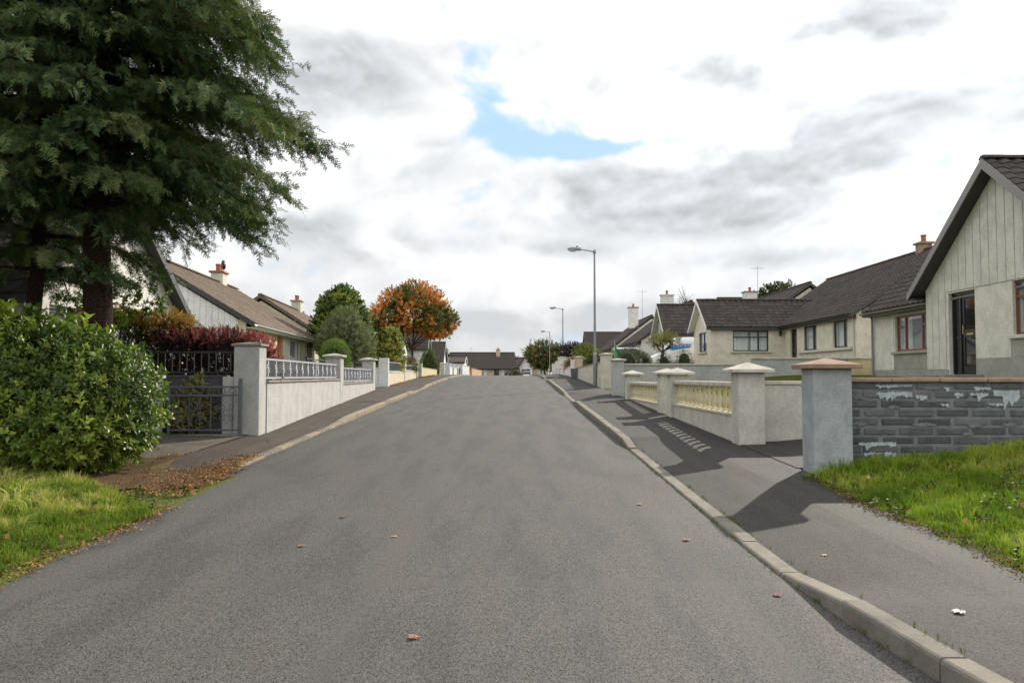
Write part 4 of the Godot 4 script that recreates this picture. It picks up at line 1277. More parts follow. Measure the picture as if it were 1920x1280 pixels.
# one slope: eave corner e0, u along the eave, v up the slope; keep: tiles for which it is false are left out
func roof_slope(t: Node3D, e0: Vector3, u: Vector3, v: Vector3, L: float, S: float, tiles: String, kind: int, parts_most: int, keep: Variant = null, tw := 0.30, thh := 0.29) -> MeshInstance3D:
	var n := u.cross(v).normalized()
	var bs := Basis(u, v, n)
	var m := MB.new()
	m.box(e0 + u * L * 0.5 + v * S * 0.5 - n * 0.05, Vector3(L, S, 0.1), bs)
	var roof := part("roof", m, M.slate if tiles == "tile_dark" else M[tiles + "0"], t)
	var key := "tile%d_%.3f_%.3f" % [kind, tw, thh]
	if not SH.has(key): SH[key] = tile_mesh(kind, tw, thh)
	var nx := int(L / tw); var ny := int(S / thh)
	var w := L / nx; var h := S / ny
	var all := []
	var eye := t.transform.affine_inverse() * Vector3(0, 1.6, 0)
	for j in ny:
		for i in nx:
			var p := e0 + u * (w * (i + 0.5)) + v * (h * j - 0.02) + n * 0.003
			if keep != null and not keep.call(p): continue
			all.append([(p - eye).length(), p])
	all.sort_custom(func(a, b): return a[0] < b[0])
	var stretch := bs.scaled_local(Vector3(w / tw, h / thh, 1.0))
	var rest := [[], [], []]
	for i in all.size():
		var x := Transform3D(stretch * Basis(Vector3.BACK, R(-0.006, 0.006)), all[i][1] + n * R(0, 0.004))
		var c := rng.randi() % 3 if tw < 0.42 else 1
		if i < parts_most: part("tile", SH[key], M[tiles + str(c)], roof, x)
		else: rest[c].append(x)
	for c in 3:
		if rest[c].size(): many("tiles", SH[key], M[tiles + str(c)], roof, rest[c], [])
	return roof

func ridge_tiles(t: Node3D, a: Vector3, b: Vector3, mat: Material, each: bool) -> void:
	var L := (b - a).length()
	var u := (b - a) / L
	var k := int(L / 0.45)
	var m := MB.new()
	var side := u.cross(UP)
	var pts := []
	for i in 7:
		var q := PI * i / 6
		pts.append(side * cos(q) * 0.15 + UP * (sin(q) * 0.10 - 0.03))
	for i in 6:
		var len_ := u * (L / k - 0.008)
		m.quad_n(pts[i + 1], pts[i], pts[i] + len_, pts[i + 1] + len_, pts[i + 1].normalized(), pts[i].normalized(), pts[i].normalized(), pts[i + 1].normalized())
		m.tri(Vector3.ZERO, pts[i], pts[i + 1]); m.tri(len_, len_ + pts[i + 1], len_ + pts[i])
	var mm := m.mesh()
	var where := []
	for i in k:
		var x := Transform3D(Basis(), a + u * (L * i / k) + UP * R(-0.004, 0.004))
		if each: part("ridge_tile", mm, mat, t, x)
		else: where.append(x)
	if where.size(): many("ridge_tiles", mm, mat, t, where, [])

func chimney(t: Node3D, at: Vector3, s: Vector3, mat: Material, pots: int, capmat: Material) -> void:
	var m := MB.new(); m.cbox(at + UP * s.y * 0.5, s, 0.01)
	var c := part("chimney", m, mat, t)
	m = MB.new(); m.cbox(at + UP * (s.y + 0.04), Vector3(s.x + 0.16, 0.09, s.z + 0.16), 0.012)
	part("cap", m, capmat, c)
	for i in pots:
		m = MB.new()
		m.lathe([[0.0, 0.0], [0.11, 0.0], [0.10, 0.25], [0.125, 0.28], [0.12, 0.34], [0.08, 0.34], [0.08, 0.2]], 10, at + UP * (s.y + 0.085) + Vector3((i - (pots - 1) * 0.5) * 0.32 if s.x > s.z else 0.0, 0, 0.0 if s.x > s.z else (i - (pots - 1) * 0.5) * 0.32))
		part("chimney_pot", m, M.terracotta if pots < 3 else capmat, c)

func gutter(t: Node3D, a: Vector3, b: Vector3, mat: Material) -> void:
	var u := (b - a).normalized()
	var s := u.cross(UP)
	var m := MB.new()
	var L := (b - a).length()
	for i in 6:
		var q0 := PI + PI * i / 6; var q1 := PI + PI * (i + 1) / 6
		var p0 := a + s * cos(q0) * 0.06 + UP * sin(q0) * 0.06; var p1 := a + s * cos(q1) * 0.06 + UP * sin(q1) * 0.06
		m.quad(p0, p0 + u * L, p1 + u * L, p1)
	part("gutter", m, mat, t)

# the long body of a bungalow: front wall on z = 0 with openings, gables at both ends, ridge along x
func body(t: Node3D, L: float, D: float, ev: float, rise: float, holes: Array, mat: Material, tiles: String, kind: int, parts_most: int, o := {}) -> void:
	var ov: float = o.get("over", 0.3)
	var z0: float = o.get("z", 0.0)
	var T := 0.28
	var P := Transform3D(Basis(), Vector3(o.get("x", 0.0), 0, z0))
	var fr := part("wall", wall_mesh(L, ev, T, holes), mat, t, P * facing(Vector3.ZERO, Vector3.BACK))
	part("wall", wall_mesh(L, ev, T, []), mat, t, P * facing(Vector3(L, 0, -D), Vector3.FORWARD))
	for e in [0, 1]:
		var m := MB.new()
		var poly := [Vector2(-T - 0.001, 0), Vector2(-D + T + 0.001, 0), Vector2(-D + T + 0.001, ev), Vector2(-D * 0.5, ev + rise - T * rise / (D * 0.5) - 0.05), Vector2(-T - 0.001, ev)]
		var x0: float = 0.0 if e == 0 else L - T
		var bs := Transform3D(Basis(Vector3(0, 0, 1), UP, Vector3(-1, 0, 0)), Vector3(x0 + T, 0, 0))
		m.prism([Vector2(-D + T + 0.001, 0), Vector2(-T - 0.001, 0), Vector2(-T - 0.001, ev), Vector2(-D * 0.5, ev + rise - T * rise / (D * 0.5) - 0.05), Vector2(-D + T + 0.001, ev)], 0, T, bs)
		part("gable_wall", m, o.get("gable_mat", mat), t, P)
	var m2 := MB.new(); m2.box2(Vector3(T, -0.1, -D + T), Vector3(L - T, 0.02, -T)); part("floor", m2, M.room, t, P)
	var pitch := Vector3(0, rise, -D * 0.5).normalized()
	var S := Vector2(D * 0.5, rise).length()
	var ext := ov / (D * 0.5) * S
	var vo: float = o.get("verge", 0.12)
	var ft := t.transform
	var off := Vector3(P.origin)
	roof_slope(t, off + Vector3(-vo, ev, 0) - pitch * ext + Vector3(0, 0.06, 0), Vector3.RIGHT, pitch, L + 2 * vo, S + ext, tiles, kind, parts_most, o.get("keep"), 0.30 * o.get("coarse", 1.0), 0.29 * o.get("coarse", 1.0))
	roof_slope(t, off + Vector3(L + vo, ev, -D) - pitch * Vector3(1, 1, -1) * ext + Vector3(0, 0.06, 0), Vector3.LEFT, pitch * Vector3(1, 1, -1), L + 2 * vo, S + ext, tiles, kind, 0, null, 0.6, 0.58)
	ridge_tiles(t, off + Vector3(-vo, ev + rise + 0.09, -D * 0.5), off + Vector3(L + vo, ev + rise + 0.09, -D * 0.5), o.get("ridge_mat", M[tiles + "2"]), o.get("ridge_each", false))
	# fascia, gutter, bargeboards
	var drop := ov * rise / (D * 0.5)
	m2 = MB.new(); m2.box2(Vector3(-vo, ev - drop - 0.10, ov - 0.03), Vector3(L + vo, ev - drop + 0.03, ov - 0.005)); part("fascia", m2, o.get("fascia", M.fascia), t, P)
	m2 = MB.new(); m2.box2(Vector3(-vo + 0.01, ev - drop - 0.10, 0.005), Vector3(L + vo - 0.01, ev - drop - 0.08, ov - 0.035)); part("soffit", m2, o.get("fascia", M.fascia), t, P)
	gutter(t, off + Vector3(-vo, ev - drop + 0.02, ov + 0.06), off + Vector3(L + vo, ev - drop + 0.02, ov + 0.06), o.get("gutter", M.fascia))
	for e in [[-vo - 0.028, -vo - 0.003], [L + vo + 0.003, L + vo + 0.028]]:
		for s in [0, 1]:
			m2 = MB.new()
			var a := Vector3(0, ev - drop, ov) if s == 0 else Vector3(0, ev - drop, -D - ov)
			var b := Vector3(0, ev + rise, -D * 0.5)
			var lo := []; var hi := []
			for x in e:
				var q := [Vector3(x, a.y + 0.09, a.z), Vector3(x, b.y + 0.09, b.z), Vector3(x, b.y - 0.10, b.z), Vector3(x, a.y - 0.10, a.z)]
				if lo.is_empty(): lo = q
				else: hi = q
			m2.hull4(lo, hi)
			part("bargeboard", m2, o.get("barge", M.fascia), t, P)

# a front-facing gabled wing between x0 and x1, standing out to z = W and reaching back to z = back
func wing(t: Node3D, x0: float, x1: float, W: float, back: float, ev: float, rise: float, front_holes: Array, side_holes: Array, mat: Material, tiles: String, parts_most: int, o := {}) -> void:
	var w := x1 - x0; var T := 0.25
	part("wall", wall_mesh(w, ev, T, front_holes), mat, t, facing(Vector3(x0, 0, W), Vector3.BACK))
	var m := MB.new()
	m.prism([Vector2(x0 + 0.001, ev + 0.001), Vector2(x1 - 0.001, ev + 0.001), Vector2((x0 + x1) * 0.5, ev + rise - 0.06)], W - T, W)
	part("gable_wall", m, o.get("gable_mat", mat), t)
	var side_len := W - 0.002
	if side_len > 0.3:
		part("wall", wall_mesh(side_len - T, ev, T, side_holes), mat, t, facing(Vector3(x1, 0, W - T - 0.001), Vector3.RIGHT))
		part("wall", wall_mesh(side_len - T, ev, T, []), mat, t, facing(Vector3(x0, 0, 0.001), Vector3.LEFT))
	var half := w * 0.5
	var S := Vector2(half, rise).length()
	var ov: float = o.get("over", 0.25)
	var ext := ov / half * S
	var fo: float = o.get("front_over", 0.25)
	var L := W + fo - back
	var k: float = o.get("coarse", 1.0)
	# right slope (towards +x) and left slope
	var vr := Vector3(-half, rise, 0).normalized(); var vl := Vector3(half, rise, 0).normalized()
	roof_slope(t, Vector3(x1, ev + 0.06, W + fo) - vr * ext, Vector3.FORWARD, vr, L, S + ext, tiles, 0, parts_most, o.get("keep"), 0.30 * k, 0.29 * k)
	roof_slope(t, Vector3(x0, ev + 0.06, back) - vl * ext, Vector3.BACK, vl, L, S + ext, tiles, 0, 0, null, 0.45, 0.4)
	ridge_tiles(t, Vector3((x0 + x1) * 0.5, ev + rise + 0.09, W + fo), Vector3((x0 + x1) * 0.5, ev + rise + 0.09, back), M[tiles + "2"], o.get("ridge_each", false))
	var drop := ov * rise / half
	for s in [-1, 1]:
		m = MB.new()
		var ex := (x1 + ov) if s > 0 else (x0 - ov)
		var top := Vector3((x0 + x1) * 0.5, ev + rise, 0)
		var bd: float = o.get("barge_depth", 0.16)
		var lo := []; var hi := []
		for z in [W + fo + 0.003, W + fo + 0.03]:
			var q := [Vector3(ex, ev - drop + 0.08, z), Vector3(top.x, top.y + 0.08, z), Vector3(top.x, top.y + 0.08 - bd * 1.25, z), Vector3(ex, ev - drop + 0.08 - bd, z)]
			if lo.is_empty(): lo = q
			else: hi = q
		m.hull4(lo, hi)
		part("bargeboard", m, o.get("barge", M.fascia), t)
		if fo > 0.12:
			m = MB.new()
			lo = []; hi = []
			for z in [W + 0.004, W + fo]:
				var q := [Vector3(ex - s * 0.02, ev - drop - 0.06, z), Vector3(top.x, top.y - 0.065, z), Vector3(top.x, top.y - 0.085, z), Vector3(ex - s * 0.02, ev - drop - 0.08, z)]
				if lo.is_empty(): lo = q
				else: hi = q
			m.hull4(lo, hi)
			part("soffit", m, o.get("soffit", M.soffit), t)
		if side_len > 0.3:
			m = MB.new(); m.box2(Vector3(ex - s * 0.03, ev - drop - 0.09, 0.05), Vector3(ex - s * 0.005, ev - drop + 0.05, W + fo)); part("fascia", m, M.fascia, t)
			m = MB.new(); m.box2(Vector3((x1 if s > 0 else x0) + s * 0.003, ev - drop - 0.09, 0.05), Vector3(ex - s * 0.035, ev - drop - 0.07, W + fo - 0.01)); part("soffit", m, M.soffit, t)

func downpipe(t: Node3D, p: Vector3, top: float, mat: Material) -> void:
	var m := MB.new()
	m.tube([Vector3(p.x, top, p.z + 0.3), Vector3(p.x, top - 0.12, p.z + 0.26), Vector3(p.x, top - 0.30, p.z + 0.06), Vector3(p.x, p.y, p.z + 0.06)], [0.036, 0.036, 0.036, 0.036], 8)
	part("downpipe", m, mat, t)

func door(t: Node3D, f: Transform3D, h: Array, mat: Material, sidelight: float) -> void:
	var w: float = h[2] - h[0]; var hh: float = h[3] - h[1]
	var o := f * Transform3D(Basis(), Vector3(h[0], h[1], -0.12))
	var m := MB.new()
	for e in [[0.001, 0.06], [w - 0.06, w - 0.001]] + ([[sidelight, sidelight + 0.06]] if sidelight > 0 else []): m.box2(Vector3(e[0], 0, -0.05), Vector3(e[1], hh - 0.06, 0.03))
	m.box2(Vector3(0.001, hh - 0.06, -0.05), Vector3(w - 0.001, hh - 0.001, 0.03))
	var dr := part("door", m, mat, t, o)
	var x0 := sidelight + 0.065 if sidelight > 0 else 0.065
	m = MB.new()
	m.box2(Vector3(x0, 0.01, -0.045), Vector3(w - 0.065, 0.22, 0.0)); m.box2(Vector3(x0, 0.95, -0.045), Vector3(w - 0.065, 1.15, 0.0)); m.box2(Vector3(x0, hh - 0.20, -0.045), Vector3(w - 0.065, hh - 0.065, 0.0))
	for e in [[x0, x0 + 0.11], [w - 0.175, w - 0.065]]: m.box2(Vector3(e[0], 0.22, -0.045), Vector3(e[1], 0.95, 0.0)); m.box2(Vector3(e[0], 1.15, -0.045), Vector3(e[1], hh - 0.20, 0.0))
	part("door_leaf", m, mat, dr)
	for e in [[0.22, 0.95], [1.15, hh - 0.2]]:
		m = MB.new(); m.box2(Vector3(x0 + 0.10, e[0], -0.03), Vector3(w - 0.165, e[1], -0.02)); part("pane", m, M.dark_glass, dr)
	if sidelight > 0:
		m = MB.new(); m.box2(Vector3(0.055, 0.02, -0.03), Vector3(sidelight + 0.005, hh - 0.05, -0.02)); part("pane", m, M.dark_glass, dr)
		m = MB.new(); m.box2(Vector3(0.06, 0.92, -0.035), Vector3(sidelight, 0.98, 0.0)); part("rail", m, mat, dr)
		m = MB.new(); m.cbox(Vector3((x0 + w) * 0.5 - 0.03, 1.03, 0.012), Vector3(0.28, 0.05, 0.02), 0.006); part("letter_plate", m, M.brass, dr)
		m = MB.new(); m.box(Vector3(x0 + 0.055, 1.15, 0.012), Vector3(0.03, 0.22, 0.012)); m.tube([Vector3(x0 + 0.055, 1.17, 0.03), Vector3(x0 + 0.16, 1.17, 0.045)], [0.01, 0.009], 6); part("handle", m, M.brass, dr)

func aerial(t: Node3D, at: Vector3, h: float) -> void:
	var m := MB.new()
	m.tube([at, at + UP * h], [0.018, 0.015], 6)
	m.tube([at + UP * h * 0.93 + Vector3(0, 0, -0.5), at + UP * h * 0.93 + Vector3(0, 0, 0.6)], [0.012, 0.012], 5)
	for i in 6: m.box(at + UP * h * 0.93 + Vector3(0, 0, -0.45 + i * 0.2), Vector3(0.5 - i * 0.03, 0.012, 0.012))
	part("aerial", m, M.iron_grey, t)

func build_right_houses() -> void:
	# ---- the nearest house, on the right edge
	var t := thing("bungalow", "nearest grey-green bungalow with boarded gable and black front door", "house", V(12.0, 1.62, 26.5), -PI / 2)
	var hw := [1.5, 0.74, 3.5, 1.84]
	body(t, 15.0, 8.4, 2.28, 3.3, [hw, [12.2, 0.8, 14.0, 2.0]], M.sage, "tile_dark", 0, 300, {"over": 0.34, "verge": 0.06, "fascia": M.fascia, "gutter": M.fascia_grey, "keep": func(p): return p.x < 4.6 or p.y > 4.0, "ridge_each": true})
	var f := facing(Vector3.ZERO, Vector3.BACK)
	window(t, f, hw, M.frame_wood, [0.9, 1.7, 0.8], 0.34, M.dark_sage, 0.25)
	window(t, f, [12.2, 0.8, 14.0, 2.0], M.frame_wood, [1, 1], 0.0, M.dark_sage, 0.25)
	var m := MB.new(); m.box2(Vector3(1.42, 0.2, 0.002), Vector3(3.58, 0.64, 0.02)); part("render_panel", m, M.dark_sage, t)
	m = MB.new(); m.box2(Vector3(0.0, -0.25, 0.003), Vector3(4.38, 0.18, 0.03)); part("plinth", m, M.dark_sage, t)
	for x in [[1.30, 1.42], [3.58, 3.70]]:
		m = MB.new(); m.box2(Vector3(x[0], 0.185, 0.002), Vector3(x[1], 2.15, 0.022)); part("window_band", m, M.white, t)
	m = MB.new(); m.tube([Vector3(0.05, 2.16, 0.36), Vector3(0.05, 2.05, 0.34), Vector3(0.05, 1.88, 0.06), Vector3(0.05, -0.2, 0.06)], [0.038, 0.038, 0.038, 0.038], 8); part("downpipe", m, M.fascia_grey, t)
	# boarded gable
	var W := 0.5
	var ev := 2.42; var rise := 2.62; var x0 := 4.4; var x1 := 11.2
	var dh := [5.5 - x0, 0.02, 6.7 - x0, 2.14]; var wh := [8.2 - x0, 0.92, 9.9 - x0, 2.16]
	wing(t, x0, x1, W, -6.0, ev, rise, [dh, wh], [], M.sage, "tile_dark", 120, {"over": 0.30, "front_over": 0.38, "barge": M.fascia_grey, "barge_depth": 0.2, "gable_mat": M.fascia, "ridge_each": true})
	m = MB.new(); m.box2(Vector3(x1 - 0.2, 0, 0.001), Vector3(x1, ev, W - 0.251)); part("wall", m, M.sage, t)
	m = MB.new(); m.box2(Vector3(x0, 0, 0.001), Vector3(x0 + 0.2, ev, W - 0.251)); part("wall", m, M.sage, t)
	var wf := facing(Vector3(x0, 0, W), Vector3.BACK)
	door(t, wf, dh, M.black, 0.34)
	window(t, wf, wh, M.frame_wood, [0.7, 1.2, 0.7], 0.36, M.sage, 0.22)
	var half := (x1 - x0) * 0.5
	var bw := 0.33
	var x := x0 + 0.01
	while x < x1 - 0.05:
		var e := minf(x + bw - 0.026, x1 - 0.01)
		var hgt := func(q): return ev + rise * (1.0 - absf(q - (x0 + half)) / half) - 0.10
		var bottom := 2.19 if e > 5.45 else 0.16
		if e > 5.45 and x < 5.45: bottom = 2.19
		var poly := [Vector2(x, bottom), Vector2(e, bottom), Vector2(e, hgt.call(e))]
		if x < x0 + half and e > x0 + half: poly.append(Vector2(x0 + half, hgt.call(x0 + half)))
		poly.append(Vector2(x, hgt.call(x)))
		m = MB.new()
		m.prism(poly, W + 0.003, W + 0.026)
		part("board", m, M.sage_board, t)
		x += bw
	m = MB.new(); m.box2(Vector3(6.74, -0.25, W + 0.003), Vector3(x1, 0.42, W + 0.028)); part("plinth", m, M.dark_sage, t)
	m = MB.new(); m.box2(Vector3(8.12, 0.425, W + 0.002), Vector3(10.0, 0.80, W + 0.02)); part("render_panel", m, M.dark_sage, t)
	m = MB.new(); m.box2(Vector3(x0, -0.25, W + 0.004), Vector3(5.46, 0.15, W + 0.03)); part("plinth", m, M.dark_sage, t)
	m = MB.new(); m.cbox(Vector3(6.1, -0.06, W + 0.5), Vector3(1.9, 0.16, 1.0), 0.015); part("doorstep", m, M.concrete, t)
	chimney(t, Vector3(0.9, 5.2, -4.2), Vector3(0.6, 1.0, 0.6), M.sage, 1, M.coping_pink)

	# ---- the L-shaped cream bungalow
	t = thing("bungalow", "L-shaped cream bungalow with dark windows behind the long grey wall", "house", V(14.5, 1.86, 46.5), -PI / 2)
	var holes := [[4.9, 0.0, 5.85, 2.16], [6.8, 1.0, 8.5, 2.18], [10.43, 1.0, 12.0, 2.2]]
	body(t, 12.9, 8.0, 2.50, 2.80, holes, M.house_beige, "tile_dark", 0, 300, {"over": 0.28, "verge": 0.15, "barge": M.fascia, "keep": func(p): return p.x > 3.4 or p.y > 3.7 or p.z < -2.0, "ridge_mat": M.ridge_moss, "ridge_each": true})
	f = facing(Vector3.ZERO, Vector3.BACK)
	window(t, f, holes[1], M.frame_dark, [2.2, 1], 0.0, null, 0.34)
	window(t, f, holes[2], M.frame_dark, [2.2, 1], 0.0, null, 0.34)
	door(t, f, holes[0], M.black, 0.0)
	m = MB.new(); m.cbox(Vector3(9.4, 0.93, 0.06), Vector3(6.2, 0.12, 0.12), 0.01); part("sill_band", m, M.bal_beige, t)
	var wh2 := [3.9 - 2.74 - 0.251, 1.06, 3.9 - 0.84 - 0.251, 2.17]
	var gh := [1.2, 1.06, 3.0, 2.15]
	wing(t, 0.0, 4.0, 3.9, -2.3, 2.44, 1.46, [gh], [wh2], M.house_beige, "tile_dark", 200, {"over": 0.22, "front_over": 0.3, "barge": M.fascia_white, "soffit": M.fascia_white, "ridge_each": true})
	window(t, facing(Vector3(0, 0, 3.9), Vector3.BACK), gh, M.frame_dark, [1, 1], 0.0, M.bal_beige, 0.2)
	window(t, facing(Vector3(4.0, 0, 3.9 - 0.251), Vector3.RIGHT), wh2, M.frame_dark, [2.6, 1.0], 0.35, M.bal_beige, 0.46)
	# wall lantern by the door
	m = MB.new(); m.box(Vector3(4.06, 2.12, 0.25), Vector3(0.12, 0.03, 0.03)); m.lathe([[0.0, 0], [0.03, 0.0], [0.07, 0.06], [0.075, 0.2], [0.09, 0.21], [0.03, 0.29], [0.0, 0.31]], 6, Vector3(4.14, 1.85, 0.25)); part("wall_lantern", m, M.black, t)
	chimney(t, Vector3(10.8, 4.9, -4.0), Vector3(0.5, 0.75, 0.5), M.coping_pink, 1, M.coping_pink)
	m = MB.new(); m.tube([Vector3(12.55, 2.35, 0.3), Vector3(12.7, 2.2, 0.06), Vector3(12.75, -0.1, 0.05)], [0.035, 0.035, 0.035], 8); part("downpipe", m, M.bal_beige, t)

	# ---- next house with a front gable
	t = thing("bungalow", "dark roofed house with stone gable behind the van", "house", V(14.8, 2.12, 59.3), -PI / 2)
	body(t, 9.0, 8.0, 2.5, 2.8, [], M.stone_wall, "tile_dark", 0, 0, {"coarse": 1.5})
	wing(t, 0.0, 4.6, 4.1, -2.3, 2.5, 2.0, [[1.4, 1.0, 3.2, 2.2]], [[1.0, 1.2, 2.6, 2.2]], M.stone_wall, "tile_dark", 0, {"over": 0.22, "front_over": 0.35, "barge": M.fascia_white, "soffit": M.bal_beige, "coarse": 1.2})
	window(t, facing(Vector3(0, 0, 4.1), Vector3.BACK), [1.4, 1.0, 3.2, 2.2], M.frame_white, [1, 1], 0.0, M.bal_beige, 0.3)
	window(t, facing(Vector3(4.6, 0, 4.1 - 0.251), Vector3.RIGHT), [1.0, 1.2, 2.6, 2.2], M.frame_white, [1, 1], 0.0, M.bal_beige, 0.3)
	# ---- white gable with the broad chimney
	t = thing("bungalow", "white gabled house with a broad white chimney", "house", V(11.0, 2.3, 80.0), -PI / 2)
	body(t, 12.0, 8.6, 2.45, 3.2, [[2.0, 0.9, 4.0, 2.1], [7.0, 0.9, 9.0, 2.1]], M.white, "tile_dark", 0, 0, {"over": 0.4, "coarse": 1.6})
	window(t, f, [2.0, 0.9, 4.0, 2.1], M.frame_white, [1, 1], 0.0, M.white, 0.3)
	window(t, f, [7.0, 0.9, 9.0, 2.1], M.frame_white, [1, 1], 0.0, M.white, 0.3)
	chimney(t, Vector3(11.6, 3.9, -2.3), Vector3(0.6, 2.3, 1.05), M.white, 1, M.white)
	# ---- cream gable beyond
	t = thing("bungalow", "cream gabled house with a red capped white chimney", "house", V(10.6, 2.1, 97.0), -PI / 2)
	body(t, 12.0, 8.6, 2.6, 3.3, [], M.pale_cream, "tile_dark", 0, 0, {"over": 0.4, "coarse": 1.8})
	chimney(t, Vector3(11.5, 4.6, -2.4), Vector3(0.6, 2.2, 1.0), M.white, 1, M.terracotta)
	aerial(t, Vector3(11.4, 5.5, -3.4), 3.3)
	# ---- dark roof beyond the nearest lamp
	t = thing("bungalow", "house with a plain dark roof just right of the nearest lamp post", "house", V(15.5, 1.9, 118.0), -PI / 2)
	body(t, 10.0, 8.0, 2.5, 2.8, [], M.pale_cream, "tile_dark", 0, 0, {"coarse": 2.0})
	wing(t, 0.0, 8.0, 5.0, -2.5, 2.5, 3.4, [], [], M.pale_cream, "tile_dark", 0, {"over": 0.3, "coarse": 1.8})
	# ---- house behind the L-shaped one: only its chimney and dormer show
	t = thing("bungalow", "house behind the cream bungalow showing a chimney and small white gable", "house", V(18.4, 1.7, 77.0), -PI / 2)
	body(t, 14.0, 10.0, 3.6, 3.4, [], M.white, "tile_dark", 0, 0, {"coarse": 1.8})
	wing(t, 7.0, 10.6, 0.6, -4.0, 5.2, 1.3, [], [], M.white, "tile_dark", 0, {"over": 0.15, "coarse": 1.6})
	chimney(t, Vector3(12.0, 4.3, -1.0), Vector3(0.8, 2.4, 1.0), M.white, 1, M.concrete)
	aerial(t, Vector3(9.6, 6.6, -2.4), 2.6)

func build_left_houses() -> void:
	# ---- white gable behind the conifer
	var t := thing("bungalow", "white house with a dark edged gable behind the conifer", "house", V(-9.6, 0.95, 9.9), PI / 2)
	var f := facing(Vector3.ZERO, Vector3.BACK)
	body(t, 14.2, 8.0, 2.25, 2.9, [[1.2, 0.9, 3.2, 2.0]], M.white, "tile_dark", 1, 0, {"over": 0.35, "keep": func(p): return p.x < 5.0 or p.x > 11.4 or p.y > 3.6, "coarse": 1.3})
	window(t, f, [1.2, 0.9, 3.2, 2.0], M.frame_white, [1, 1], 0.0, M.white, 0.3)
	var gh := [3.6, 0.95, 5.6, 2.05]
	wing(t, 4.8, 11.6, 0.6, -5.0, 2.35, 2.55, [gh, [0.8, 0.95, 2.2, 2.05]], [], M.white, "tile_dark", 0, {"over": 0.35, "front_over": 0.28, "barge": M.fascia, "barge_depth": 0.2, "coarse": 1.3})
	window(t, facing(Vector3(4.8, 0, 0.6), Vector3.BACK), gh, M.frame_white, [1, 1, 1], 0.0, M.white, 0.25)
	window(t, facing(Vector3(4.8, 0, 0.6), Vector3.BACK), [0.8, 0.95, 2.2, 2.05], M.frame_white, [1, 1], 0.0, M.white, 0.25)
	for x in [4.8, 11.4]:
		var m := MB.new(); m.box2(Vector3(x, 0, 0.001), Vector3(x + 0.2, 2.35, 0.349)); part("wall", m, M.white, t)

	# ---- cream bungalow with the long brown roof
	var turn := deg_to_rad(94.1)
	t = thing("bungalow", "cream bungalow with a long brown roof and chimney on the left", "house", V(-9.2, 1.18, 27.6), turn)
	var holes := [[1.6, 0.9, 3.2, 2.05], [4.9, 0.0, 6.0, 2.1], [7.0, 0.75, 10.0, 2.02], [11.0, 0.35, 12.5, 2.02]]
	body(t, 13.6, 8.0, 2.38, 2.42, holes, M.cream, "tile_brown", 1, 300, {"over": 0.32, "verge": 0.10, "fascia": M.fascia_white, "gutter": M.fascia_white, "barge": M.fascia, "gable_mat": M.pure_white, "ridge_each": true})
	window(t, f, holes[0], M.frame_white, [1, 1], 0.0, M.white, 0.3)
	door(t, f, holes[1], M.door_orange, 0.0)
	window(t, f, holes[2], M.frame_white, [1, 2, 1], 0.0, M.white, 0.3)
	window(t, f, holes[3], M.frame_white, [1, 1], 0.0, M.white, 0.15)
	# boarding on the near gable: upright boards
	var x := -7.7
	while x < -0.3:
		var hg := func(q): return 2.38 + 2.42 * (1.0 - absf(q + 4.0) / 4.0) - 0.16
		var e := minf(x + 0.19, -0.28)
		var m := MB.new()
		m.prism([Vector2(x, 1.9), Vector2(e, 1.9), Vector2(e, maxf(hg.call(e), 1.95)), Vector2(x, maxf(hg.call(x), 1.95))], 0.003, 0.02, Transform3D(Basis(Vector3(0, 0, 1), UP, Vector3(-1, 0, 0)), Vector3.ZERO))
		part("board", m, M.pure_white, t)
		x += 0.205
	chimney(t, Vector3(10.6, 4.45, -4.0), Vector3(0.75, 0.85, 0.55), M.pale_cream, 2, M.terracotta)
	var dm := MB.new()
	dm.ball(Vector3(10.95, 5.75, -3.9), Vector3(0.24, 0.24, 0.10), 8); dm.tube([Vector3(10.9, 5.35, -4.0), Vector3(10.95, 5.7, -3.95)], [0.02, 0.02], 6)
	part("satellite_dish", dm, M.iron_black, t)
	# ---- the next one
	t = thing("bungalow", "second brown roofed bungalow partly hidden by the green tree", "house", V(-11.0, 1.55, 44.0), turn)
	body(t, 12.0, 5.6, 2.62, 1.8, [[2.0, 0.8, 4.0, 2.0]], M.cream, "tile_brown", 1, 0, {"over": 0.32, "verge": 0.25, "barge": M.barge_brown, "coarse": 1.2})
	window(t, f, [2.0, 0.8, 4.0, 2.0], M.frame_white, [1, 1], 0.0, M.white, 0.3)
	chimney(t, Vector3(10.0, 4.1, -2.8), Vector3(0.8, 0.95, 0.6), M.bal_beige, 2, M.coping_pink)
	# ---- small pale blue gable shed
	t = thing("garden_shed", "pale blue gabled shed between the olive shrub and yellow-green shrub", "shed", V(-8.9, 1.6, 48.0), 0.0)
	body(t, 2.2, 3.0, 1.7, 0.7, [], M.pure_white, "tile_dark", 1, 0, {"over": 0.1, "verge": 0.05, "coarse": 1.3})
	# ---- white house behind the maple
	t = thing("bungalow", "white gabled house with a grey roof behind the maple trunk", "house", V(-9.6, 1.9, 70.0), deg_to_rad(92.0))
	body(t, 10.0, 7.6, 2.4, 2.5, [], M.white, "tile_dark", 1, 0, {"coarse": 1.6})
	wing(t, 6.0, 10.0, 1.6, -2.0, 2.4, 1.9, [], [], M.white, "tile_dark", 0, {"over": 0.2, "coarse": 1.5, "barge": M.fascia_white})

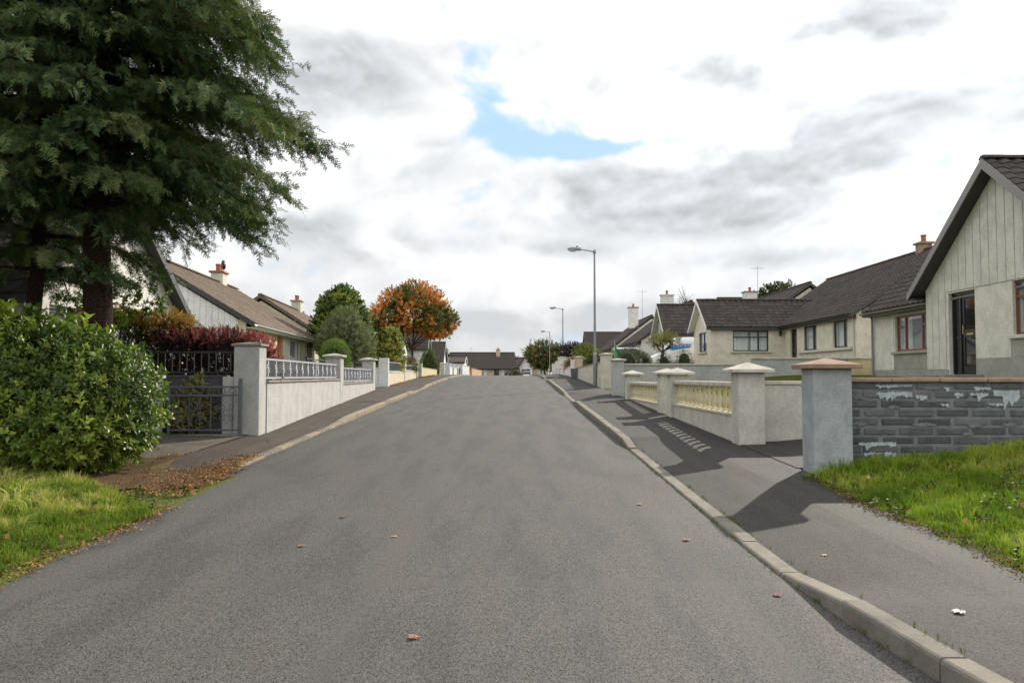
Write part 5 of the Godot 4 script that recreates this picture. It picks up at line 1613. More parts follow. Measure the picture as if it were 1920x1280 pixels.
func build_far() -> void:
	# orange-tan house, white edged dark roofs and the long dark house closing the street
	var t := thing("bungalow", "small tan house with a white eave beyond the topiary cone", "house", V(-9.2, 1.75, 84.0), PI / 2)
	body(t, 12.0, 7.0, 2.3, 1.0, [[2.0, 0.9, 3.6, 2.0], [6.0, 0.9, 8.0, 2.0]], M.tan, "tile_dark", 1, 0, {"over": 0.4, "fascia": M.fascia_white, "coarse": 1.8})
	window(t, facing(Vector3.ZERO, Vector3.BACK), [2.0, 0.9, 3.6, 2.0], M.frame_white, [1, 1], 0.0, M.white, 0.3)
	window(t, facing(Vector3.ZERO, Vector3.BACK), [6.0, 0.9, 8.0, 2.0], M.frame_white, [1, 1], 0.0, M.white, 0.3)
	t = thing("bungalow", "dark roofed house with white verges left of the long dark house", "house", V(-10.4, 1.35, 112.0), PI / 2)
	wing(t, 0.0, 7.0, 0.6, -6.0, 2.3, 2.8, [], [], M.pure_white, "tile_dark", 0, {"over": 0.25, "coarse": 2.0, "barge": M.fascia_white})
	body(t, 14.0, 7.0, 2.3, 2.4, [], M.pure_white, "tile_dark", 1, 0, {"coarse": 2.0, "barge": M.fascia_white})
	t = thing("bungalow", "white gable end with jagged shrubs near the crest on the left", "house", V(-7.9, 1.4, 100.0), 0.0)
	body(t, 1.9, 6.0, 1.9, 0.7, [], M.pure_white, "tile_dark", 1, 0, {"coarse": 2.0, "barge": M.fascia_white, "over": 0.1})
	t = thing("bungalow", "long low house with a dark roof closing the end of the street", "house", V(-12.0, 0.85, 152.0), 0.0)
	var hs := [[2.0, 0.6, 3.4, 2.0], [5.2, 0.6, 7.2, 2.1], [8.6, 0.1, 9.5, 2.1], [10.0, 0.6, 11.6, 2.0]]
	body(t, 12.4, 9.0, 2.35, 2.95, hs, M.pinkish, "tile_dark", 1, 0, {"coarse": 2.4, "over": 0.4})
	for h in [hs[0], hs[1], hs[3]]: window(t, facing(Vector3.ZERO, Vector3.BACK), h, M.frame_white, [1, 1], 0.0, M.white, 0.3)
	door(t, facing(Vector3.ZERO, Vector3.BACK), hs[2], M.black, 0.0)
	chimney(t, Vector3(9.3, 4.2, -3.6), Vector3(0.8, 1.7, 0.8), M.pinkish, 1, M.concrete)
	aerial(t, Vector3(4.0, 4.5, -4.2), 1.8)
	t = thing("bungalow", "small house with a pale triangular gable at the end of the street", "house", V(0.5, 0.9, 152.0), 0.0)
	wing(t, 1.0, 3.3, 0.8, -5.0, 2.35, 1.75, [[0.3, 0.0, 1.9, 2.0]], [], M.pure_white, "tile_dark", 0, {"over": 0.12, "coarse": 2.0, "barge": M.fascia_white})
	body(t, 6.4, 8.0, 2.35, 1.9, [[4.5, 0.8, 5.6, 2.0]], M.pinkish, "tile_dark", 1, 0, {"coarse": 2.2})
	window(t, facing(Vector3.ZERO, Vector3.BACK), [4.5, 0.8, 5.6, 2.0], M.frame_white, [1, 1], 0.0, M.white, 0.3)
	# vehicles
	car("parked_car", "small white car with red rear lights at the far end of the street", V(2.55, 0.98, 143.0), 0.0)
	car("parked_car", "white car parked behind the round dark topiary", V(6.5, land(6.5, 45.0), 45.0), PI)
	van()

func car(called: String, label: String, at: Vector3, turn: float) -> void:     # rear towards +z
	var t := thing(called, label, "car", at, turn, "white cars parked in the street")
	var secs := [[2.05, 0.42, 0.62, 0.74], [1.98, 0.30, 0.92, 0.84], [1.2, 0.26, 0.98, 0.86], [0.2, 0.24, 0.96, 0.87], [-1.0, 0.25, 0.93, 0.86], [-1.75, 0.28, 0.80, 0.82], [-2.05, 0.38, 0.62, 0.70]]
	var m := MB.new()
	loft(m, secs)
	part("body", m, M.car_white, t)
	m = MB.new()
	loft(m, [[1.86, 0.90, 0.98, 0.72], [1.35, 0.92, 1.44, 0.60], [0.4, 0.92, 1.50, 0.61], [-0.35, 0.92, 1.44, 0.60], [-1.05, 0.90, 0.96, 0.74]])
	part("windows", m, M.dark_glass, t)
	m = MB.new()
	loft(m, [[1.40, 1.40, 1.45, 0.585], [0.4, 1.46, 1.525, 0.60], [-0.40, 1.38, 1.45, 0.585]])
	part("roof", m, M.car_white, t)
	for s in [-1, 1]:
		m = MB.new(); m.cbox(Vector3(s * 0.68, 0.80, 2.0), Vector3(0.22, 0.18, 0.10), 0.02); part("tail_light", m, M.red_lens, t)
		m = MB.new(); m.cbox(Vector3(s * 0.60, 0.66, -2.0), Vector3(0.26, 0.13, 0.12), 0.03); part("headlight", m, M.lamp_glass, t)
		for z in [1.3, -1.3]:
			m = MB.new(); m.lathe([[0.0, -0.1], [0.27, -0.1], [0.31, -0.07], [0.31, 0.07], [0.27, 0.1], [0.0, 0.1]], 16)
			var w := part("wheel", m, M.rubber, t, Transform3D(Basis(Vector3.BACK, PI / 2), Vector3(s * 0.76, 0.31, z)))
			m = MB.new(); m.lathe([[0.0, -0.105], [0.18, -0.105], [0.18, 0.105], [0.0, 0.105]], 12); part("rim", m, M.galvanised, w)
	m = MB.new(); m.box(Vector3(0, 0.62, 2.05), Vector3(0.5, 0.11, 0.012)); part("number_plate", m, M.frame_white, t)
	m = MB.new(); m.cbox(Vector3(0, 0.45, 2.02), Vector3(1.5, 0.14, 0.14), 0.03); part("bumper", m, M.red_lens if at.z < -100 else M.car_white, t)

func loft(m: MB, secs: Array) -> void:     # [z, y0, y1, half width]: rounded cross sections
	var rings := []
	for s in secs:
		var r := []
		var cy: float = (s[1] + s[2]) * 0.5; var hy: float = (s[2] - s[1]) * 0.5
		for i in 16:
			var a := TAU * i / 16
			var c := cos(a); var q := sin(a)
			r.append(Vector3(signf(c) * pow(absf(c), 0.45) * s[3], cy + signf(q) * pow(absf(q), 0.45) * hy, s[0]))
		rings.append(r)
	var cen := Vector3.ZERO
	for r in rings: cen += (r[0] + r[8]) * 0.5 / rings.size()
	for i in rings.size() - 1:
		for j in 16:
			var k := (j + 1) % 16
			m.out_quad([rings[i][j], rings[i][k], rings[i + 1][k], rings[i + 1][j]], (rings[i][0] + rings[i][8]) * 0.5)
	for e in [0, rings.size() - 1]:
		for j in range(1, 15): m.out_tri(rings[e][0], rings[e][j], rings[e][j + 1], cen)

func van() -> void:
	var t := thing("delivery_van", "white van with blue lettering parked beside the cream bungalow", "van", V(10.75, land(10.75, 49.0) - 0.02, 49.0), PI / 2)
	t.scale = Vector3.ONE * 0.78
	var m := MB.new()
	loft(m, [[2.6, 0.35, 2.15, 0.92], [2.5, 0.30, 2.42, 0.96], [0.0, 0.30, 2.48, 0.98], [-1.1, 0.30, 2.46, 0.97], [-1.6, 0.30, 2.0, 0.96], [-2.0, 0.30, 1.35, 0.94], [-2.75, 0.32, 1.05, 0.86], [-2.85, 0.40, 0.85, 0.78]])
	part("body", m, M.car_white, t)
	m = MB.new(); loft(m, [[-1.30, 1.40, 2.05, 0.985], [-1.55, 1.40, 1.98, 0.975], [-1.98, 1.36, 1.42, 0.95]]); part("windows", m, M.dark_glass, t)
	for s in [-1, 1]:
		for z in [1.7, -1.9]:
			m = MB.new(); m.lathe([[0.0, -0.11], [0.30, -0.11], [0.34, -0.07], [0.34, 0.07], [0.30, 0.11], [0.0, 0.11]], 16)
			part("wheel", m, M.rubber, t, Transform3D(Basis(Vector3.BACK, PI / 2), Vector3(s * 0.86, 0.34, z)))
	# lettering on both sides: a swoosh with a line of italic strokes, and a second block of lines
	for s in [-1.0, 1.0]:
		var lw := MB.new()
		var px: float = s * 0.99
		var put := func(lw: MB, z0: float, y0: float, z1: float, y1: float, sl: float) -> void:
			lw.box(Vector3(px, (y0 + y1) * 0.5, (z0 + z1) * 0.5), Vector3(0.012, y1 - y0, absf(z1 - z0)), Basis(Vector3.RIGHT, sl))
		for i in 16: put.call(lw, -1.45 + i * 0.095, 1.62 + 0.02 * sin(i * 1.3), -1.45 + i * 0.095 + (0.05 if i % 3 else 0.07), 1.92 if i > 6 else 1.82, 0.25)
		for i in 9: put.call(lw, -1.5 + i * 0.17, 1.42 + i * 0.025, -1.5 + i * 0.17 + 0.18, 1.60 + i * 0.012, 0.12)
		part("lettering", lw, M.van_blue, t)
		lw = MB.new()
		for r in 3:
			for i in 6: put.call(lw, 0.55 + i * 0.11, 1.42 + r * 0.17, 0.55 + i * 0.11 + 0.075, 1.52 + r * 0.17, 0.1)
		part("lettering", lw, M.van_blue, t)

func build_lamps() -> void:
	var lab := ["nearest tall grey lamp post with a long arm over the footpath", "second lamp post further up beside the white wall", "farthest lamp post near the crest of the road"]
	var k := 0
	for e in [[3.62, 34.9], [4.55, 71.5], [4.95, 105.0]]:
		var t := thing("street_lamp", lab[k], "street lamp", V(e[0], g(e[1]) + 0.11, e[1]), 0.0, "street lamps on the right")
		var m := MB.new()
		m.lathe([[0.0, -0.1], [0.085, -0.1], [0.085, 1.35], [0.078, 1.4], [0.056, 1.45], [0.048, 3.5], [0.038, 5.95], [0.0, 5.96]], 12)
		part("pole", m, M.galvanised, t)
		m = MB.new(); m.box(Vector3(0, 0.75, 0.083), Vector3(0.09, 0.5, 0.012)); part("access_door", m, M.galvanised, t)
		m = MB.new(); m.tube([Vector3(0, 5.86, 0), Vector3(-0.3, 5.93, 0), Vector3(-0.72, 5.98, 0)], [0.03, 0.024, 0.022], 8)
		part("arm", m, M.galvanised, t)
		m = MB.new(); m.cbox(Vector3(0.0, 5.86, 0), Vector3(0.13, 0.16, 0.12), 0.02); part("bracket", m, M.galvanised, t)
		m = MB.new()
		m.ball(Vector3(-0.93, 5.99, 0), Vector3(0.27, 0.085, 0.12), 8)
		m.cbox(Vector3(-0.66, 5.985, 0), Vector3(0.14, 0.13, 0.16), 0.02)
		part("lamp_head", m, M.lamp_grey, t)
		m = MB.new(); m.ball(Vector3(-0.96, 5.95, 0), Vector3(0.20, 0.085, 0.10), 7); part("lens", m, M.lamp_glass, t)
		m = MB.new(); m.lathe([[0.0, 0.0], [0.035, 0.0], [0.035, 0.07], [0.0, 0.085]], 8, Vector3(-0.76, 6.05, 0)); part("photocell", m, M.iron_black, t)
		k += 1

# ---------------------------------------------------------------- planting
func table(h: float, pts: Array) -> float:
	for i in pts.size() - 1:
		if h < pts[i + 1][0]: return lerpf(pts[i][1], pts[i + 1][1], clampf((h - pts[i][0]) / (pts[i + 1][0] - pts[i][0]), 0, 1))
	return pts[-1][1]

func build_left_plants() -> void:
	var dark := [Color(0.042, 0.072, 0.032), Color(0.064, 0.104, 0.040), Color(0.092, 0.140, 0.050), Color(0.128, 0.172, 0.062), Color(0.175, 0.195, 0.080)]
	conifer("large dark conifer with a thick trunk overhanging the left footpath", V(-6.8, land(-6.8, 13.0), 13.0), 12.5, 0.27, 3.85,
		func(h, out): return table(h, [[3.6, 2.4], [4.2, 3.0], [4.9, 3.6], [6.2, 3.85], [7.6, 3.1], [9.0, 2.35], [12.5, 0.4]]) * (0.87 if out.x > 0.2 else 0.85) * (0.86 if out.z > 0.5 else 1.0), 132, dark)
	conifer("second thinner conifer at the left edge behind the bush", V(-8.3, land(-8.3, 13.6), 13.6), 11.5, 0.15, 2.7,
		func(h, _out): return table(h, [[2.6, 1.5], [4.0, 2.6], [6.5, 2.8], [9.0, 2.0], [11.5, 0.4]]), 78, dark, Vector3(0.6, 0, 0))
	# big glossy bush
	var t := thing("laurel_bush", "big dense glossy green bush at the left edge of the road", "bush", V(-6.5, land(-6.5, 10.3), 10.3))
	var blobs := [[Vector3(0.98, 0.78, 0.05), Vector3(0.92, 0.80, 0.95)], [Vector3(0.88, 0.45, 0.25), Vector3(0.95, 0.55, 1.0)], [Vector3(0.2, 0.90, 0.0), Vector3(1.15, 0.84, 1.1)], [Vector3(-0.9, 0.92, 0.1), Vector3(1.2, 0.82, 1.1)], [Vector3(-2.0, 0.86, 0.0), Vector3(1.2, 0.86, 1.1)], [Vector3(-3.0, 0.84, 0.0), Vector3(1.2, 0.86, 1.1)], [Vector3(0.75, 1.35, -0.1), Vector3(0.4, 0.3, 0.4)], [Vector3(-0.3, 1.55, 0.3), Vector3(0.45, 0.28, 0.4)], [Vector3(-1.5, 1.5, 0.2), Vector3(0.5, 0.28, 0.4)], [Vector3(0.1, 0.55, 0.4), Vector3(1.1, 0.6, 0.95)], [Vector3(-1.4, 0.55, 0.35), Vector3(1.3, 0.6, 0.95)]]
	var m := MB.new()
	for b in blobs:
		for k in 9:
			var e: Vector3 = b[0] + rand_dir() * b[1] * 0.85
			var s := Vector3(b[0].x + R(-0.3, 0.3), -0.05, R(-0.3, 0.3))
			m.tube([s, s.lerp(e, 0.5) + UP * 0.1, e], [0.03, 0.02, 0.008], 6)
	part("stems", m, M.bark_grey, t)
	var pal := [Color(0.045, 0.078, 0.012), Color(0.070, 0.115, 0.015), Color(0.110, 0.165, 0.02), Color(0.17, 0.225, 0.028), Color(0.26, 0.30, 0.045)]
	crown(t, "foliage", blobs, 8200, SH.laurel, M.leaf_gloss, 0.13, 0.21, pal, 0.55, 0.45, 0.8)
	crown(t, "foliage", blobs, 4800, SH.laurel2, M.leaf_gloss, 0.12, 0.2, pal, 0.62, 0.55, 0.8)
	crown(t, "shoots", [[Vector3(0.6, 1.55, 0.1), Vector3(0.7, 0.16, 0.6)], [Vector3(-0.5, 1.75, 0.1), Vector3(0.9, 0.14, 0.7)], [Vector3(-1.9, 1.7, 0.1), Vector3(0.9, 0.14, 0.7)]], 150, SH.laurel2, M.leaf_gloss, 0.2, 0.34, pal, 0.1, 2.5)
	var one := MB.new(); add_leaf(one, Vector3.ZERO, UP, Vector3.BACK, 1.0, 0.5, 0.22, 0.16)
	var leaf := one.mesh()
	var tones := []
	for c in pal:
		var lm := plain(c.r, c.g, c.b, 0.34); lm.cull_mode = BaseMaterial3D.CULL_DISABLED; lm.backlight_enabled = true; lm.backlight = lin(0.12, 0.16, 0.04)
		tones.append(lm)
	for i in 280:
		var b: Array = blobs[[0, 0, 1, 2, 2, 3, 9, 10][rng.randi() % 8]]
		var u := rand_dir()
		if u.z < 0: u.z = -u.z
		var p: Vector3 = b[0] + u * b[1] * R(0.98, 1.07)
		if p.y < 0.08: continue
		part("leaf", leaf, tones[rng.randi() % 5], t, Transform3D(around(u + UP * 0.6 + rand_dir() * 0.6, R(0.07, 0.11)), p))
	# barberry hedges behind the dark wall
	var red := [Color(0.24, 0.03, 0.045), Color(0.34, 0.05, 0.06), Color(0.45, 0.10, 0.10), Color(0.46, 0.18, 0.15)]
	var purple := [Color(0.035, 0.022, 0.022), Color(0.055, 0.03, 0.028), Color(0.05, 0.045, 0.025)]  # shade of the lower hedge put into the leaf colour
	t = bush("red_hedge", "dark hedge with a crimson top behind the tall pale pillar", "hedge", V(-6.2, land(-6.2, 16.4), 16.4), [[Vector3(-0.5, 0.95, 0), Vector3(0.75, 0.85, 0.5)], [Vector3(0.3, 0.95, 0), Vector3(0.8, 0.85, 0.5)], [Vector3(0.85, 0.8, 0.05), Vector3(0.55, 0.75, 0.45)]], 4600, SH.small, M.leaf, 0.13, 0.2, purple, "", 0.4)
	crown(t, "bright_top", [[Vector3(-0.6, 1.62, 0), Vector3(0.7, 0.13, 0.45)], [Vector3(0.2, 1.66, 0), Vector3(0.75, 0.14, 0.45)], [Vector3(0.95, 1.48, 0.05), Vector3(0.45, 0.22, 0.4)], [Vector3(1.15, 1.20, 0.05), Vector3(0.26, 0.32, 0.35)]], 1000, SH.small, M.leaf, 0.10, 0.18, red, 0.3, 1.2)  # sunlit top of the hedge, painted in as brighter red leaves
	t = bush("yellow_hedge", "hedge with an orange-yellow top next to the crimson one", "hedge", V(-7.8, land(-7.8, 16.5), 16.5), [[Vector3(-0.3, 0.95, 0), Vector3(0.9, 0.95, 0.5)], [Vector3(0.5, 0.95, 0), Vector3(0.7, 0.9, 0.5)]], 2200, SH.small, M.leaf, 0.13, 0.2, [Color(0.05, 0.055, 0.02), Color(0.08, 0.07, 0.02), Color(0.04, 0.05, 0.02)], "", 0.4)
	crown(t, "bright_top", [[Vector3(-0.4, 1.84, 0), Vector3(0.8, 0.18, 0.45)], [Vector3(0.55, 1.78, 0), Vector3(0.65, 0.19, 0.45)]], 900, SH.small, M.leaf, 0.12, 0.2, [Color(0.36, 0.22, 0.03), Color(0.45, 0.28, 0.04), Color(0.42, 0.17, 0.04)], 0.3, 1.2)  # bright leaves over a darker body, split like the red hedge
	bush("gate_shrub", "sparse olive shrub growing behind the iron gate", "shrub", V(-5.78, 0.55, 14.38), [[Vector3(0, 0.40, 0), Vector3(0.42, 0.38, 0.13)], [Vector3(0.12, 0.72, 0), Vector3(0.2, 0.26, 0.1)], [Vector3(0.16, 0.98, 0), Vector3(0.06, 0.12, 0.05)]], 620, SH.small, M.leaf, 0.10, 0.16, [Color(0.14, 0.14, 0.05), Color(0.20, 0.19, 0.07), Color(0.32, 0.28, 0.13)], "", 0.1)
	# sapling between the trunks
	t = thing("sapling", "young leafy sapling between the conifer trunk and white gable", "tree", V(-7.75, land(-7.75, 15.6), 15.6))
	var sb := [[Vector3(0.2, 2.05, 0), Vector3(0.55, 0.4, 0.4)], [Vector3(-0.5, 2.0, 0.1), Vector3(0.6, 0.35, 0.4)], [Vector3(0.75, 2.25, 0), Vector3(0.4, 0.25, 0.3)]]
	limbs(t, Vector3(0.05, 1.2, 0), 0.05, sb, M.bark_grey)
	crown(t, "foliage", sb, 130, SH.broad, M.leaf, 0.12, 0.2, [Color(0.06, 0.10, 0.02), Color(0.10, 0.15, 0.03), Color(0.20, 0.22, 0.04)], 0.1)

	# gardens further up
	var gy := func(x, d): return land(x, d)
	t = thing("broadleaf_tree", "dense dark green tree beside the second brown roof", "tree", V(-8.55, gy.call(-8.55, 40.0), 40.0))
	var b1 := [[Vector3(0, 2.9, 0), Vector3(1.1, 1.35, 1.1)], [Vector3(-0.65, 2.2, 0), Vector3(0.8, 1.1, 0.9)], [Vector3(0.6, 2.3, 0), Vector3(0.85, 1.1, 0.9)], [Vector3(0.1, 3.7, 0), Vector3(0.65, 0.75, 0.65)], [Vector3(-0.4, 3.3, 0.2), Vector3(0.6, 0.8, 0.7)]]
	limbs(t, Vector3(0, 1.5, 0), 0.12, b1, M.bark_grey)
	crown(t, "crown", b1, 3300, SH.broad, M.leaf, 0.22, 0.34, [Color(0.05, 0.085, 0.02), Color(0.08, 0.13, 0.026), Color(0.14, 0.19, 0.035), Color(0.24, 0.25, 0.045)], 0.3)
	t = thing("broadleaf_tree", "grey-green olive-like small tree in front of the dense green one", "tree", V(-7.75, gy.call(-7.75, 37.0), 37.0))
	var b2 := [[Vector3(0, 2.1, 0), Vector3(0.95, 0.95, 0.9)], [Vector3(0.55, 1.6, 0), Vector3(0.8, 0.75, 0.8)], [Vector3(-0.55, 1.7, 0), Vector3(0.75, 0.8, 0.8)], [Vector3(0.05, 2.7, 0), Vector3(0.6, 0.6, 0.6)], [Vector3(0.75, 1.1, 0.1), Vector3(0.6, 0.5, 0.6)]]
	limbs(t, Vector3(0, 0.8, 0), 0.08, b2, M.bark_grey)
	crown(t, "crown", b2, 3000, SH.narrow, M.leaf, 0.22, 0.32, [Color(0.13, 0.15, 0.065), Color(0.19, 0.21, 0.10), Color(0.25, 0.27, 0.14), Color(0.17, 0.18, 0.07)], 0.15)
	topiary("round clipped green bush in front of the olive-like tree", V(-7.3, gy.call(-7.3, 33.0), 33.0), [[0.3, 0.05], [0.5, 0.3], [0.56, 0.7], [0.56, 1.1], [0.52, 1.4], [0.4, 1.62], [0.2, 1.74], [0.01, 1.78]], 2600, [Color(0.08, 0.15, 0.025), Color(0.13, 0.21, 0.035), Color(0.19, 0.27, 0.05)], 0.13, 0.2, "round_bush")
	bush("variegated_shrub", "yellow-green variegated shrub behind the cream front wall", "shrub", V(-6.25, gy.call(-6.25, 39.5), 39.5), [[Vector3(0, 0.9, 0), Vector3(0.8, 0.75, 0.7)], [Vector3(0.15, 1.7, 0), Vector3(0.6, 0.6, 0.55)], [Vector3(0.25, 2.2, 0), Vector3(0.38, 0.4, 0.4)], [Vector3(-0.4, 1.4, 0), Vector3(0.5, 0.5, 0.5)]], 1500, SH.broad, M.leaf, 0.2, 0.3, [Color(0.10, 0.13, 0.025), Color(0.20, 0.23, 0.045), Color(0.34, 0.33, 0.065), Color(0.45, 0.42, 0.13)])
	bush("flowering_shrub", "small bronze and green shrub on the wall near the maple trunk", "shrub", V(-6.1, gy.call(-6.1, 44.5), 44.5), [[Vector3(0, 0.6, 0), Vector3(0.5, 0.5, 0.5)], [Vector3(0.2, 0.85, -0.8), Vector3(0.45, 0.4, 0.5)]], 500, SH.broad, M.leaf, 0.18, 0.26, [Color(0.20, 0.09, 0.03), Color(0.10, 0.16, 0.06), Color(0.26, 0.16, 0.10)])
	# maple turning orange
	t = thing("maple_tree", "round-headed maple with orange autumn leaves", "tree", V(-5.95, gy.call(-5.95, 47.0), 47.0))
	var b3 := [[Vector3(0.1, 4.10, 0), Vector3(1.7, 1.4, 1.6)], [Vector3(-1.3, 3.70, 0.2), Vector3(1.15, 1.1, 1.2)], [Vector3(1.45, 3.50, 0), Vector3(1.2, 1.0, 1.2)], [Vector3(0.3, 4.90, 0), Vector3(1.25, 0.95, 1.2)], [Vector3(-0.8, 4.50, 0.3), Vector3(1.1, 0.9, 1.0)], [Vector3(1.0, 4.40, -0.2), Vector3(1.2, 0.95, 1.1)], [Vector3(1.5, 2.85, 0.2), Vector3(0.8, 0.5, 0.8)], [Vector3(-1.2, 3.00, 0), Vector3(0.9, 0.6, 0.9)], [Vector3(-2.05, 3.60, 0), Vector3(0.55, 0.6, 0.6)], [Vector3(2.3, 3.50, 0), Vector3(0.5, 0.6, 0.6)]]
	limbs(t, Vector3(0.1, 2.1, 0), 0.10, b3, M.bark_grey)
	crown(t, "crown", b3, 4300, SH.maple, M.leaf, 0.15, 0.25, [Color(0.07, 0.12, 0.03), Color(0.13, 0.16, 0.035), Color(0.24, 0.17, 0.04), Color(0.54, 0.24, 0.05), Color(0.70, 0.28, 0.07), Color(0.78, 0.36, 0.12)], 0.25, 0.35, 0.55)
	topiary("dark green clipped cone above the pale yellow wall", V(-5.98, gy.call(-5.98, 58.0), 58.0), [[0.5, 0.0], [0.66, 0.5], [0.68, 0.9], [0.56, 1.3], [0.36, 1.7], [0.15, 1.98], [0.01, 2.05]], 2600, [Color(0.05, 0.085, 0.02), Color(0.09, 0.125, 0.025), Color(0.15, 0.18, 0.035)], 0.14, 0.22, "topiary_cone")
	# far trees on the left and behind the end house
	var tl := ["dark tree behind the white verged roofs", "low dark tree at the far left of the crest", "dark conifer clump right of the long dark house", "small dark conifer beside the pale triangular gable"]
	var k := 0
	for e in [[-11.2, 128.0, 4.6, 1.6], [-14.0, 130.0, 4.0, 2.0], [-0.1, 168.0, 5.0, 1.7], [1.4, 166.0, 3.6, 1.3]]:
		var tt := thing("distant_tree", tl[k], "tree", V(e[0], g(e[1]), e[1]), 0.0, "distant dark trees at the end of the street")
		var bb := [[Vector3(0, e[2] * 0.6, 0), Vector3(e[3], e[2] * 0.4, e[3])], [Vector3(e[3] * 0.6, e[2] * 0.45, 0), Vector3(e[3] * 0.7, e[2] * 0.35, e[3])], [Vector3(-e[3] * 0.6, e[2] * 0.5, 0), Vector3(e[3] * 0.7, e[2] * 0.38, e[3])]]
		limbs(tt, Vector3(0, e[2] * 0.3, 0), 0.15, bb, M.bark_grey)
		crown(tt, "crown", bb, 900, SH.small, M.leaf, 0.45, 0.7, [Color(0.02, 0.035, 0.018), Color(0.03, 0.05, 0.022), Color(0.04, 0.06, 0.025)], 0.2)
		k += 1
	bush("low_hedge", "low dark hedge beside the far white car", "hedge", V(-0.1, g(146.0), 146.0), [[Vector3(0, 0.8, 0), Vector3(1.1, 0.75, 0.6)], [Vector3(1.0, 0.75, 0), Vector3(0.8, 0.65, 0.6)]], 500, SH.small, M.leaf, 0.3, 0.45, [Color(0.03, 0.05, 0.015), Color(0.06, 0.09, 0.02)])
	bush("verge_shrub", "low green shrub at the foot of the white gable on the left", "shrub", V(-5.4, g(80.0), 80.0), [[Vector3(0, 0.35, 0), Vector3(0.5, 0.35, 0.5)]], 200, SH.small, M.leaf, 0.2, 0.3, [Color(0.08, 0.10, 0.02), Color(0.12, 0.14, 0.03)])

func dome_profile(r: float, h: float) -> Array:
	var out := [[r * 0.75, 0.0], [r * 0.98, 0.25 * h], [r, h - r]]
	for i in range(1, 6):
		var a := PI / 2 * i / 5
		out.append([maxf(r * cos(a), 0.005), h - r + r * sin(a)])
	return out

func mk_bush(called: String, label: String, cat: String, x: float, d: float, blobs: Array, n: int, mesh_: Mesh, s0: float, s1: float, pal: Array) -> void:
	bush(called, label, cat, V(x, land(x, d), d), blobs, n, mesh_, M.leaf, s0, s1, pal)

